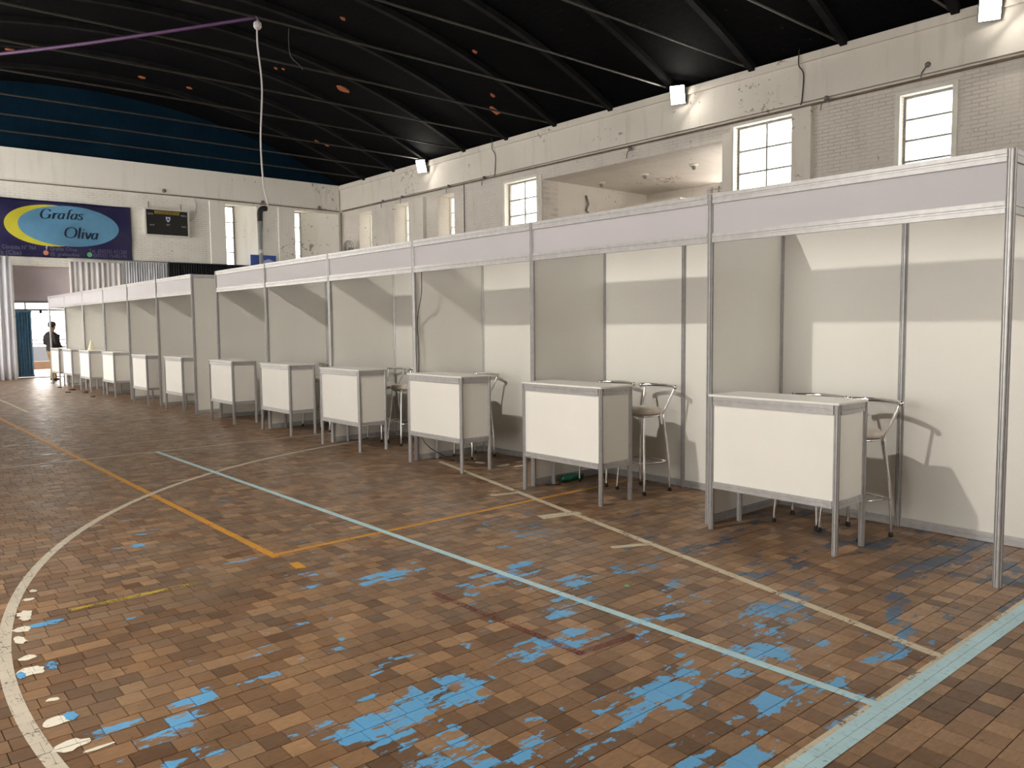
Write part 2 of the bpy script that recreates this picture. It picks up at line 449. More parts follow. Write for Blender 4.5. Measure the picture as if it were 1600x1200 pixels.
for j, (ax, ay) in enumerate(((0, 2), (1, 2), (1, 3), (0, 3))):
    V[:, j, 0] = B[:, ax]; V[:, j, 1] = B[:, ay]; V[:, j, 2] = -.0125
    V[:, 4 + j, 0] = B[:, ax] + (c if ax == 0 else -c); V[:, 4 + j, 1] = B[:, ay] + (c if ay == 2 else -c); V[:, 4 + j, 2] = T[:, j]
faces = (np.array(BF)[None] + (np.arange(len(sel)) * 8)[:, None, None]).reshape(-1, 4)
me = bpy.data.meshes.new('wood_blocks'); me.from_pydata(allv.tolist(), [], faces.tolist()); me.materials.append(MATS['wood_blocks'])
wb = link('wood_blocks', me, floor); tag(wb, 'worn square wood paving blocks laid in staggered rows', kind='stuff')
variants = []
for v in range(6):
    mb = MB(); w, l = .1016, (.098 + .001 * (v - 2)) if v < 5 else .148
    mb.add(block_verts((-w / 2, w / 2, -l / 2, l / 2), rng.uniform(-.0006, .0006, 4)), BF)
    variants.append((l, mb.mesh('wood_block', 'wood_blocks')))
for i in sorted(near):
    x0, x1, y0, y1 = blocks[i]
    l = y1 - y0
    v = min(variants, key=lambda q: abs(q[0] - l))[1]
    o = link('wood_block', v, floor, ((x0 + x1) / 2, (y0 + y1) / 2, 0))
    o.scale = ((x1 - x0) / .1016, l / min(variants, key=lambda q: abs(q[0] - l))[0], 1)

# court paint: every stroke is cut along the block joints
def clip_rect(poly, x0, x1, y0, y1):
    for ax, lim, sg in ((0, x0, 1), (0, x1, -1), (1, y0, 1), (1, y1, -1)):
        out = []; n = len(poly)
        for i in range(n):
            a, b_ = poly[i], poly[(i + 1) % n]
            da, db = (a[ax] - lim) * sg, (b_[ax] - lim) * sg
            if da >= 0: out.append(a)
            if (da >= 0) != (db >= 0):
                t = da / (da - db); out.append((a[0] + (b_[0] - a[0]) * t, a[1] + (b_[1] - a[1]) * t))
        poly = out
        if len(poly) < 3: return []
    return poly
PN = [0]
def paint(name, polys, mat, label=None, h=.0014):
    mb = MB(); PN[0] += 1; h += .00003 * PN[0]
    for poly in polys:
        P = np.array(poly); a, b_ = P.min(0), P.max(0)
        cx0, cx1, cy0, cy1 = max(a[0], BX0), b_[0], a[1], b_[1]
        idx = np.where((blocks[:, 0] < b_[0]) & (blocks[:, 1] > a[0]) & (blocks[:, 2] < b_[1]) & (blocks[:, 3] > a[1]))[0]
        for i in idx:
            q = clip_rect([tuple(p) for p in poly], blocks[i, 0] - .0004, blocks[i, 1] + .0002, blocks[i, 2] - .0003, blocks[i, 3] + .0003)
            if len(q) >= 3: mb.add([(p[0], p[1], h) for p in q], [tuple(range(len(q)))])
        for (rx0, rx1, ry0, ry1) in ((BX1, XF, YR, YL), (XB, BX1, YR, BY0), (XB, BX1, BY1, YL)):
            q = clip_rect([tuple(p) for p in poly], rx0, rx1, ry0, ry1)
            if len(q) >= 3: mb.add([(p[0], p[1], h) for p in q], [tuple(range(len(q)))])
    # face up
    for i, f in enumerate(mb.f):
        a = sum(mb.v[f[j]][0] * mb.v[f[(j + 1) % len(f)]][1] - mb.v[f[(j + 1) % len(f)]][0] * mb.v[f[j]][1] for j in range(len(f)))
        if a < 0: mb.f[i] = tuple(reversed(f))
    o = mb.build(name, mat, floor)
    if label: o['label'] = label
    return o
def strip(a, b_, w, cut=None):
    a, b_ = np.array(a, float), np.array(b_, float); t = (b_ - a) / np.linalg.norm(b_ - a); n = np.array([-t[1], t[0]]) * w / 2
    L = np.linalg.norm(b_ - a); k = max(1, int(L / 2)); out = []
    for i in range(k):
        p, q = a + (b_ - a) * i / k, a + (b_ - a) * (i + 1) / k
        out.append([p - n, q - n, q + n, p + n])
    return out
def ring(cx, cy, r, w, a0, a1, n=90):
    out = []
    for i in range(n):
        t0, t1 = a0 + (a1 - a0) * i / n, a0 + (a1 - a0) * (i + 1) / n
        out.append([(cx + rr * math.cos(t), cy + rr * math.sin(t)) for rr, t in ((r - w / 2, t0), (r + w / 2, t0), (r + w / 2, t1), (r - w / 2, t1))])
    return out
paint('court_line', strip((3.43, 2.86), (24, 2.86), .055), 'paint_orange', 'long orange court line')
paint('court_line', strip((3.49, 2.887), (3.56, -.95), .05), 'paint_orange', 'short orange court line')
paint('court_line', strip((-.20, 1.94), (8.82, 2.02), .052), 'paint_lightblue', 'thin pale blue court line', .0018)
paint('court_line', strip((-.245, -9.2), (-.235, 6.4), .092), 'paint_lightblue', 'broad pale blue baseline', .002)
paint('court_line', strip((-.188, -9.2), (-.178, 6.4), .022), 'paint_cream', 'cream edge of the baseline')
paint('court_line', strip((-.18, 1.26), (5.75, -.14), .058), 'paint_cream', 'slanting cream lane line')
paint('court_line', ring(2.024, -1.328, 5.893, .058, -.30, 1.85), 'paint_white', 'white three-point arc')
paint('court_line', strip((8.80, 6.3), (8.84, -.9), .05), 'paint_white', 'faint white cross line')
paint('court_line', strip((9.75, 3.2), (10.0, -.9), .035), 'paint_faint')
paint('court_line', strip((12.8, 6.6), (12.8, -1.5), .05), 'paint_faint', 'faint centre line')
paint('court_line', strip((15.6, 2.29), (23, 2.2), .05), 'paint_white')
paint('court_line', strip((2.12, 2.49), (.95, 2.47), .045), 'paint_red', 'worn red line')
paint('court_line', strip((.96, 2.49), (.93, 2.1), .045), 'paint_red')
paint('court_line', strip((3.24, 4.15), (3.24, 3.45), .035), 'paint_yellow', 'scratched yellow line')
paint('court_mark', [[(3.24, 2.862), (3.225, 2.80), (3.075, 2.815), (3.09, 2.88)]], 'paint_orange', 'small orange mark')
for qd in ([(3.98, .564), (3.904, .32), (3.845, .33), (3.905, .60)], [(3.095, .795), (2.985, .45), (2.89, .468), (2.97, .83)], [(2.087, 1.022), (1.948, .728), (1.895, .755), (2.04, 1.05)]):
    paint('court_mark', [qd], 'paint_cream')
def blob(cx, cy, rx, ry, seed, n=14):
    r_ = random.Random(seed); return [(cx + rx * (.62 + .55 * r_.random()) * math.cos(2 * math.pi * i / n), cy + ry * (.62 + .55 * r_.random()) * math.sin(2 * math.pi * i / n)) for i in range(n)]
chips = [(3.75, 4.233, .03, .02), (3.595, 4.28, .03, .035), (3.34, 4.34, .06, .045), (3.27, 4.35, .05, .03), (3.09, 4.395, .055, .045), (2.93, 4.425, .07, .03), (2.66, 4.44, .035, .04),
         (2.48, 4.455, .065, .07), (1.88, 4.475, .06, .055), (1.64, 4.475, .05, .07), (1.55, 4.40, .012, .06), (2.1, 4.44, .02, .03)]
for i, (cx, cy, rx, ry) in enumerate(chips): paint('paint_chip', [blob(cx, cy, rx, ry, i)], 'paint_chip', h=.0017)
for i, (cx, cy, rx, ry) in enumerate([(2.48, 4.375, .06, .03), (2.46, 4.50, .05, .018), (1.89, 4.42, .05, .03), (3.1, 4.28, .045, .09)]):
    paint('paint_chip', [blob(cx, cy, rx, ry, 40 + i)], 'paint_chip_blue', h=.0021)
for i, (cx, cy, rx, ry) in enumerate([(5.35, -.42, .09, .05), (5.05, -.5, .05, .12), (4.9, -.62, .03, .10), (5.6, -.5, .03, .05), (10.74, 3.3, .12, .12), (9.45, 3.25, .04, .10), (5.1, -.78, .03, .06)]):
    paint('paint_chip', [blob(cx, cy, rx, ry, 70 + i)], 'paint_faint' if cx > 9 else 'paint_chip', h=.0017)

# ------------------------------------------------------------------ walls
def wall_mesh(axis, pos, thick, u0, u1, z0, z1, openings):
    """axis 'x': wall runs along X at Y=pos..pos+thick; axis 'y': runs along Y at X=pos..pos+thick"""
    mb = MB()
    us = sorted({u0, u1, *[o[0] for o in openings], *[o[1] for o in openings]})
    def bx(a, b_, c0, c1):
        if b_ - a < 1e-6 or c1 - c0 < 1e-6: return
        t0, t1 = sorted((pos, pos + thick))
        if axis == 'x': mb.box(a, b_, t0, t1, c0, c1)
        else: mb.box(t0, t1, a, b_, c0, c1)
    for a, b_ in zip(us[:-1], us[1:]):
        op = [o for o in openings if o[0] <= a + 1e-6 and o[1] >= b_ - 1e-6]
        z = z0
        for o in sorted(op, key=lambda q: q[2]): bx(a, b_, z, o[2]); z = o[3]
        bx(a, b_, z, z1)
    return mb
W_RIGHT = [(4.47, 5.42, 3.4, 5.88), (7.68, 9.15, 3.4, 6.0), (9.46, 15.6, 3.6, 5.75), (15.84, 17.27, 3.4, 5.85), (19.92, 20.85, 3.4, 5.93), (22.65, 23.6, 3.4, 5.97), (25.2, 26.15, 3.4, 5.95)]
wr = wall_mesh('x', YR, -TW, XB - TW, XF + TW, -.1, ZW, W_RIGHT).build('wall_right', 'brick_x'); tag(wr, 'whitewashed brick side wall with high windows', kind='structure')
W_LEFT_ADDED = [(10.55 + 3.35 * k, 10.55 + 3.35 * k + 3.15, 5.3 if k < 2 else .2, 6.9) for k in range(5)]  # unseen windows, added and sized for daylight at the far end
W_LOW_ADDED = [(a, a + w_, .7, 3.3) for a, w_ in ((-.6, 2.3), (2.1, 2.4))]  # unseen low windows added to light the near booths and floor
wl = wall_mesh('x', YL, TW, XB - TW, XF + TW, -.1, ZW, W_LEFT_ADDED + W_LOW_ADDED).build('wall_left', 'brick_x'); tag(wl, 'whitewashed brick wall with windows added for daylight', kind='structure')
W_BACK_ADDED = [(-6.8, -5.1, 2.6, 5.1), (-1.6, .1, 2.6, 5.1)]  # unseen windows added to brighten faces turned towards this wall
wb_ = wall_mesh('y', XB, -TW, YR, YL, -.1, ZW, W_BACK_ADDED).build('wall_back', 'brick_y'); tag(wb_, 'whitewashed brick end wall behind the court', kind='structure')
DOOR = (-1.15, .56, 0.0, 3.55)
W_FAR = [DOOR, (-7.4, -6.2, 3.2, 6.05), (-10.8, -8.9, 3.2, 6.05)]
wf = wall_mesh('y', XF, TW, YR, YL, -.1, ZW, W_FAR).build('wall_far', 'brick_y'); tag(wf, 'whitewashed brick end wall with the exit door', kind='structure')

# plaster beams along the wall tops
mb = MB().box(XB, XF, YR, YR + .10, 6.18, 6.98); mb.box(XB, XF, YR, YR + .16, 6.98, ZW)
tag(mb.build('trim_1', 'plaster_x'), 'plaster beam along the top of the side wall', kind='structure')
mb = MB().box(XF - .10, XF, YR + .16, YL, 6.20, ZW)
tag(mb.build('trim_2', 'plaster_y'), 'plaster beam along the top of the end wall', kind='structure')
# piers beside windows
for (a, b_, t_, z) in ((7.22, 7.66, .12, 6.06), (9.17, 9.44, .06, 5.9), (15.62, 15.82, .04, 5.9), (21.55, 22.45, .14, 5.98)):
    MB().box(a, b_, YR, YR + t_, 3.0, z).build('pier', 'plaster_x', wr)
for a, b_ in ((-6.18, -5.62), (-8.88, -8.22)): MB().box(XF - .07, XF, a, b_, 2.8, 6.08).build('pier', 'plaster_y', wf)
# splayed window jambs of the end wall
for a, b_ in ((-7.4, -6.68), (-10.8, -9.36)): MB().prism([(XF, a), (XF + .6, a), (XF + .6, b_)], 3.2, 6.05).build('splayed_jamb', 'plaster_y', wf)

# recess behind the big wall opening
REC = [(9.46, YR - TW), (15.76, YR - TW), (15.76, -16.2), (12.7, -16.2)]
tag(MB().prism(REC[::-1], 5.75, 5.95).build('ceiling_recess', 'plaster_x'), 'grey plaster ceiling of the recess in the side wall', kind='structure')
mb = MB().box(12.7, 15.76, -16.2, -15.6, 3.0, 5.75); mb.box(15.6, 15.76, -15.6, YR - TW, 3.0, 5.75); mb.prism(REC[::-1], 2.9, 3.0)
for z0_, z1_ in ((3.0, 5.12), (5.45, 5.75)): mb.prism([(9.46, YR - TW), (12.5, -15.95), (12.36, -15.95), (9.32, YR - TW)], z0_, z1_)  # hidden slanted wall, its slot added to let daylight into the recess
mb.box(13.4, 15.6, -14.9, -14.5, 3.0, 5.3)
tag(mb.build('wall_recess', 'plaster_x'), 'crumbling whitewashed walls of the recess', kind='structure')
# stub of broken masonry standing in the opening beside its right jamb
MB().box(9.46, 10.05, YR - .5, YR - .12, 3.6, 4.62).build('broken_masonry', 'plaster_x', wr)
r_ = random.Random(3)
for k_ in range(16):
    bx_, by_, bz_ = 9.47 + (k_ % 3) * .2, YR - .5 + (k_ // 3 % 2) * .19, 4.625 + (k_ // 6) * .078
    if bz_ > 4.75 and k_ % 3 == 2: continue
    o = MB().bbox(0, .185 - .03 * r_.random(), 0, .17, 0, .07, .006).build('brick', 'brick_x', wr); o.location = (bx_, by_, bz_); o.rotation_euler[2] = r_.uniform(-.06, .06)
for X_, lab in ((14.9, 'bare lamp holder on recess ceiling, next to the window with four panes'), (13.24, 'round white lamp rose on recess ceiling between two bare holders'), (11.56, 'bare lamp holder on recess ceiling, next to the six-pane window')):
    t = thing('lamp_holder', lab, 'lamp holder', (X_, -12.68, 5.75), group='lamp holders in the recess')
    MB().lathe([(.12, 0), (.11, -.03), (.03, -.045)], 16).build('rose', 'window_trim', t, True)
    MB().lathe([(.035, -.04), (.045, -.06), (.045, -.12), (.03, -.13)], 12).build('socket', 'steel_dark', t, True)
    MB().tube([(0, 0, -.03), (.05, .02, -.06), (.09, .02, -.04)], .008, 5).build('wire', 'cable_black', t)
mb = MB().tube([(15.55, -12.7, 5.45), (15.55, -12.8, 5.2), (15.55, -12.7, 5.0), (15.55, -12.9, 4.85)], .03, 6)
mb.build('bent_pipe', 'steel_dark', bpy.data.objects['wall_recess'])

# ------------------------------------------------------------------ windows
WN = [0]
def window(axis, pos, u0, u1, z0, z1, cols, rws, label, trim=True, mat='frame_paint', glass='glass'):
    """steel window; pos is the plane of the glass, u along the wall"""
    WN[0] += 1
    o = link('window_%d' % WN[0], None); o.empty_display_size = .1; tag(o, label, kind='structure')
    def bx(mb, a, b_, c0, c1, t0, t1):
        if axis == 'x': mb.box(a, b_, pos + t0, pos + t1, c0, c1)
        else: mb.box(pos + t0, pos + t1, a, b_, c0, c1)
        return mb
    f = .045
    fr = MB()
    bx(fr, u0, u0 + f, z0, z1, -.03, .03); bx(fr, u1 - f, u1, z0, z1, -.03, .03); bx(fr, u0 + f, u1 - f, z0, z0 + f, -.03, .03); bx(fr, u0 + f, u1 - f, z1 - f, z1, -.03, .03)
    fr.build('window_frame', mat, o)
    du, dz = (u1 - u0 - 2 * f) / cols, (z1 - z0 - 2 * f) / rws; h = .018
    for i in range(1, cols): bx(MB(), u0 + f + i * du - h, u0 + f + i * du + h, z0 + f, z1 - f, -.02, .02).build('mullion', mat, o)
    for j in range(1, rws): bx(MB(), u0 + f, u1 - f, z0 + f + j * dz - h, z0 + f + j * dz + h, -.022, .022).build('glazing_bar', mat, o)
    for i in range(cols):
        for j in range(rws):
            bx(MB(), u0 + f + i * du, u0 + f + (i + 1) * du, z0 + f + j * dz, z0 + f + (j + 1) * dz, -.003, .003).build('pane', glass, o)
    return o
window('x', YR - .16, 4.47, 5.42, 3.4, 5.88, 1, 6, 'narrow window with stacked panes, above the booth nearest the baseline')
window('x', YR - .16, 7.68, 9.15, 3.4, 6.0, 2, 5, 'bright six-pane window right of the wall recess')
window('x', YR - .16, 15.84, 17.27, 3.4, 5.85, 2, 5, 'bright four-pane window left of the wall recess')
for (a, b_, t) in ((19.92, 20.85, 5.93), (22.65, 23.6, 5.97), (25.2, 26.15, 5.95)):
    window('x', YR - .54, a, b_, 3.4, t, 2, 5, 'deep-set window in the side wall towards the far corner', mat='window_trim', glass='glass_dimmed')
window('y', XF + .54, -6.72, -6.2, 3.2, 6.05, 1, 5, 'narrow deep-set window beside the scoreboard')
window('y', XF + .54, -9.40, -8.9, 3.2, 6.05, 1, 5, 'narrow deep-set window in the far corner')
for w in W_LEFT_ADDED: window('x', YL + .3, *w, 3, 2 if w[2] > 4 else 5, 'unseen tall steel window added for daylight, in the wall facing the booths')
for w in W_LOW_ADDED: window('x', YL + .3, *w, 2, 4, 'unseen low steel window added for daylight, in the wall facing the booths')
for w in W_BACK_ADDED: window('y', XB - .3, *w, 2, 2, 'unseen high window added for daylight, in the end wall behind the court')
# light lintel and sill trim of the windows in view
for k_, (a, b_, z, lab) in enumerate(((4.47, 5.42, 5.88, 'narrow window'), (7.68, 9.15, 6.0, 'six-pane window'), (15.84, 17.27, 5.85, 'four-pane window'))):
    mb = MB(); mb.box(a - .09, a, YR, YR + .05, 3.3, z + .07); mb.box(b_, b_ + .09, YR, YR + .05, 3.3, z + .07); mb.box(a, b_, YR, YR + .05, z, z + .07)
    tag(mb.build('trim_%d' % (3 + k_), 'window_trim'), 'white painted surround of the ' + lab, kind='structure')

# ------------------------------------------------------------------ vaulted ceiling
mb = MB(); n = 48
ys = np.linspace(YR - TW, YL + TW, n + 1)
for (xa, xb) in ((XB - TW, XF + TW),):
    lo = [(xa, y, vault_z(y)) for y in ys] + [(xb, y, vault_z(y)) for y in ys]
    hi = [(xa, y, vault_z(y) + .25) for y in ys] + [(xb, y, vault_z(y) + .25) for y in ys]
    N = n + 1; vs = lo + hi; fs = []
    for i in range(n):
        fs.append((i, i + 1, N + i + 1, N + i)); fs.append((2 * N + i, 3 * N + i, 3 * N + i + 1, 2 * N + i + 1))
        fs.append((i + 1, i, 2 * N + i, 2 * N + i + 1)); fs.append((N + i, N + i + 1, 3 * N + i + 1, 3 * N + i))
    fs.append((0, N, 3 * N, 2 * N)); fs.append((N - 1, 3 * N - 1, 4 * N - 1, 2 * N - 1)[::-1])
    mb.add(vs, fs)
mb.box(XB - TW, XF + TW, YR - TW, YR, ZW - .02, ZW + .12); mb.box(XB - TW, XF + TW, YL, YL + TW, ZW - .02, ZW + .12)
ceiling = mb.build('ceiling', 'vault_black'); tag(ceiling, 'black painted brick vault with ribs and tie rods', kind='structure')
def rib_mesh():
    mb = MB(); ys = np.linspace(YR, YL, 41); w, dp = .085, .13
    vs = []
    for y in ys:
        z = vault_z(y); vs += [(-w, y, z + .03), (w, y, z + .03), (w * .85, y, z - dp), (-w * .85, y, z - dp)]
    fs = []
    for i in range(40):
        for k in range(4): fs.append((i * 4 + k, i * 4 + (k + 1) % 4, (i + 1) * 4 + (k + 1) % 4, (i + 1) * 4 + k)[::-1])
    fs += [(0, 1, 2, 3), (163, 162, 161, 160)]
    mb.add(vs, fs); return mb.mesh('rib', 'rib_dark')
rm = rib_mesh()
rodm = MB().tube([(0, YR, 7.2), (0, YC, 7.25), (0, YL, 7.2)], .024, 6).mesh('tie_rod', 'rod_rust')
RX = [6.52 + 2.1 * k for k in range(-4, 10)]
for X_ in RX:
    link('rib', rm, ceiling, (X_, 0, 0)); link('tie_rod', rodm, ceiling, (X_ + .1, 0, 0))
# places where the black vault has broken away to bare clay
for i, (X_, Y_, s_) in enumerate([(20.1, -7.0, .34), (16.36, -9.79, .30), (16.25, -4.92, .12), (14.6, -7.7, .12), (20.7, -5.2, .1), (20.55, -5.36, .08), (24.87, -2.74, .18), (24.0, .9, .18), (24.84, -8.56, .14), (24.7, -8.87, .16), (15.8, -9.26, .12), (24.7, -4.1, .14)]):
    r_ = random.Random(i); z = vault_z(Y_); sl = -(Y_ - YC) / math.sqrt(RV ** 2 - (Y_ - YC) ** 2); mb = MB()
    P = [(X_ + .5 * s_ * (.6 + .5 * r_.random()) * math.cos(k * math.pi / 4), Y_ + s_ * .75 * (.6 + .5 * r_.random()) * math.sin(k * math.pi / 4)) for k in range(8)]
    vs = [(x, y, z + sl * (y - Y_) + .02) for x, y in P] + [(x * .9 + X_ * .1, y * .9 + Y_ * .1, z + sl * (y - Y_) - .035) for x, y in P]
    mb.add(vs, [tuple(range(8)), tuple(range(15, 7, -1))] + [(k, 8 + k, 8 + (k + 1) % 8, (k + 1) % 8) for k in range(8)])
    mb.build('bare_clay_patch', 'clay', ceiling)
# blue end gables
for nm, xa, xb in (('wall_far_gable', XF + .02, XF + .5), ('wall_back_gable', XB - .5, XB - .02)):
    ys = np.linspace(YR, YL, 33); vs = []; fs = []
    for y in ys: vs += [(xa, y, ZW - .01), (xa, y, vault_z(y) + .1), (xb, y, ZW - .01), (xb, y, vault_z(y) + .1)]
    for i in range(32):
        a, b_ = i * 4, i * 4 + 4
        fs += [(a, a + 1, b_ + 1, b_), (a + 2, b_ + 2, b_ + 3, a + 3), (a + 1, a + 3, b_ + 3, b_ + 1), (a, b_, b_ + 2, a + 2)]
    fs += [(0, 2, 3, 1), (128, 129, 131, 130)]
    mt_ = MB().add(vs, fs).build(nm, 'tympanum_blue'); tag(mt_, 'dark blue gable under the vault', kind='structure')

# ------------------------------------------------------------------ wall pipes and wires
def cable(name, label, pts, r, mat, n=6, k=6, cat='cable', group=None):
    o = MB().tube(smooth_path(pts, k), r, n).build(name, mat, None, True); return tag(o, label, cat, group)
cable('conduit_pipe', 'rusty conduit pipe running along the side wall under the plaster beam', [(XB + .3, YR + .05, 6.12), (8, YR + .05, 6.10), (16, YR + .05, 6.12), (27.3, YR + .05, 6.14)], .024, 'pipe_rust', cat='pipe')
cable('conduit_pipe', 'thin conduit running along the end wall above the banner', [(XF - .05, 7.0, 6.13), (XF - .05, 0, 6.14), (XF - .05, -5, 6.16), (XF - .05, -10.8, 6.14)], .02, 'pipe_rust', cat='pipe')
cable('conduit_pipe', 'vertical conduit pipe in the corner between side wall and end wall', [(27.42, YR + .08, 6.1), (27.42, YR + .08, 5.0), (27.42, YR + .08, .2)], .025, 'pipe_rust', cat='pipe')
for X_, lab in ((7.45, 'dark wire dropping down the plaster beam right of the six-pane window'), (17.65, 'dark wire dropping from the vault left of the four-pane window')):
    cable('wire', lab, [(X_, YR + .22, 7.3), (X_ + .03, YR + .19, 6.95), (X_ - .05, YR + .13, 6.75), (X_ - .03, YR + .13, 6.3), (X_, YR + .13, 6.12)], .012, 'cable_black')
cable('wire', 'thin dark wire hanging down beside the deep-set side windows', [(19.35, YR + .02, 6.1), (19.35, YR + .02, 5.0), (19.35, YR + .02, 3.2)], .012, 'cable_black')
cable('wire', 'thin wire hanging on the end wall beside the narrow window', [(XF - .02, -7.62, 6.1), (XF - .02, -7.58, 5.2), (XF - .02, -7.5, 4.4), (XF - .02, -7.48, 3.0)], .012, 'cable_black')
cable('wire', 'wire looping from the conduit to the scoreboard', [(XF - .03, -5.1, 6.12), (XF - .03, -5.15, 5.8), (XF - .04, -5.05, 5.5), (XF - .06, -4.9, 5.3)], .014, 'cable_white')
cable('wire', 'slack wire looping from a tie rod near the hanging cable', [(12.92, -1.9, 7.2), (13.05, -1.95, 7.0), (13.6, -2.25, 6.92), (14.5, -2.9, 7.08), (15.02, -3.2, 7.2)], .010, 'rod_rust')
for i, (X_, z) in enumerate(((24.2, 6.14), (22.9, 6.13), (20.1, 6.13), (18.2, 6.13), (6.9, 6.12), (4.9, 6.3), (12.2, 6.0))):
    t = thing('insulator_hook', 'small dark hook fixed on the conduit of the side wall', 'hook', (X_, YR + .1, z), group='hooks along the side wall conduit')
    MB().lathe([(.02, -.02), (.05, 0), (.055, .05), (.02, .08)], 10).build('insulator', 'steel_dark', t, True)
    MB().tube([(0, 0, .02), (.04, .04, -.04), (.10, .02, -.10), (.12, 0, -.2)], .012, 5).build('hook', 'steel_dark', t)
for i, (Y_, z) in enumerate(((-4.05, 6.27), (-7.6, 6.2), (-9.9, 6.2))):
    t = thing('insulator_hook', 'small dark hook fixed on the conduit of the end wall', 'hook', (XF - .1, Y_, z), group='hooks along the end wall conduit')
    MB().lathe([(.03, -.05), (.07, -.02), (.07, .05), (.02, .08)], 10).build('insulator', 'steel_dark', t, True)
    MB().tube([(0, 0, -.03), (.06, .02, -.07)], .014, 5).build('hook', 'steel_dark', t)

# ------------------------------------------------------------------ flood lights
def flood(X_, Y_, z, side, label, power, group, col=(1, .94, .84), aim=None):
    t = thing('flood_light', label, 'flood light', (X_, Y_, z), group=group)
    d = (Vector(aim) - Vector((X_, Y_, z))).normalized() if aim else Vector((-.45, side * .95, -.45)).normalized()
    q = d.to_track_quat('-Z', 'X').to_euler()
    h = MB(); h.bbox(-.22, .22, -.18, .18, 0, .09, .015)
    for k in range(6): h.box(-.14 + k * .05, -.13 + k * .05, -.12, .12, .09, .12)
    ho = h.build('housing', 'lamp_body', t); ho.rotation_euler = q
    MB().bbox(-.205, .205, -.165, .165, -.012, -.001, .004).build('lens', 'lamp_glow', ho)
    MB().tube([(0, 0, .06), (0, -side * .12, .1), (0, -side * .3, .08)], .018, 6).build('bracket', 'steel_dark', t)
    ld = bpy.data.lights.new('flood_beam', 'AREA'); ld.shape = 'RECTANGLE'; ld.size = .15; ld.size_y = .12; ld.energy = power; ld.color = col
    lo = bpy.data.objects.new('flood_beam', ld); COL.objects.link(lo); lo.parent = ho; lo.location = (0, 0, -.03)
    return t
flood(3.79, YR + .33, 6.98, 1, 'glaring flood light on the side wall above the narrow window', 22, 'flood lights on the side wall')
flood(10.52, YR + .33, 6.97, 1, 'glaring flood light on the side wall above the wall recess', 22, 'flood lights on the side wall')
flood(21.29, YR + .35, 6.96, 1, 'glaring flood light on the side wall above the deep-set windows', 22, 'flood lights on the side wall')
flood(3.79, YL - .33, 6.35, -1, 'flood light on the wall facing the booths, opposite the second booth', 330, 'flood lights facing the booths', aim=(4.5, 0, 1.2))
flood(10.52, YL - .33, 6.35, -1, 'flood light on the wall facing the booths, opposite the passage', 40, 'flood lights facing the booths', aim=(15.5, 0, 1.2))

# ------------------------------------------------------------------ exhibition booths
def notched_section(rad, slot, depth):
    pts = []
    for k in range(8):
        a = math.pi / 8 + k * math.pi / 4; b_ = a + math.pi / 4
        p, q = Vector((math.cos(a), math.sin(a))) * rad, Vector((math.cos(b_), math.sin(b_))) * rad
        mid = (p + q) / 2; t = (q - p).normalized(); nrm = mid.normalized()
        pts.append(p)
        for s_ in (-1, 1):
            e = mid + t * slot * s_
            pts += [e, e - nrm * depth] if s_ < 0 else [e - nrm * depth, e]
    return [(v.x, v.y) for v in pts]
SEC = notched_section(.0255, .0045, .006)
def post_mesh(h):
    mb = MB(); n = len(SEC)
    mb.add([(x, y, 0) for x, y in SEC] + [(x, y, h) for x, y in SEC], [(i, (i + 1) % n, n + (i + 1) % n, n + i) for i in range(n)])
    mb.prism([(x * .8, y * .8) for x, y in SEC if True][::5], h - .002, h - .0005)
    return mb.mesh('post', 'aluminium')
POST = post_mesh(2.5)
def rail_mesh(L, hh, tk, name='rail'):
    """extruded rail along +X from 0 to L with a shallow groove on both faces"""
    mb = MB(); s = [(-tk / 2, 0), (tk / 2, 0), (tk / 2, hh * .38), (tk / 2 - .004, hh * .42), (tk / 2 - .004, hh * .58), (tk / 2, hh * .62), (tk / 2, hh),
                    (-tk / 2, hh), (-tk / 2, hh * .62), (-tk / 2 + .004, hh * .58), (-tk / 2 + .004, hh * .42), (-tk / 2, hh * .38)]
    n = len(s)
    mb.add([(0, y, z) for y, z in s] + [(L, y, z) for y, z in s], [(i, n + i, n + (i + 1) % n, (i + 1) % n)[::-1] for i in range(n)] + [tuple(range(n)), tuple(range(2 * n - 1, n - 1, -1))])
    return mb.mesh(name, 'aluminium')
R1 = rail_mesh(.955, .065, .028); R2 = rail_mesh(1.955, .07, .03); R1F = rail_mesh(.955, .07, .03)
PAN = MB().bbox(0, .96, -.003, .003, .06, 2.44, .001).mesh('wall_panel', 'panel_white')
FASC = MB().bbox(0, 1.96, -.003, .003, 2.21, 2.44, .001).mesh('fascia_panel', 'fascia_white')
FASC1 = MB().bbox(0, .96, -.003, .003, 2.21, 2.44, .001).mesh('fascia_panel', 'fascia_white')
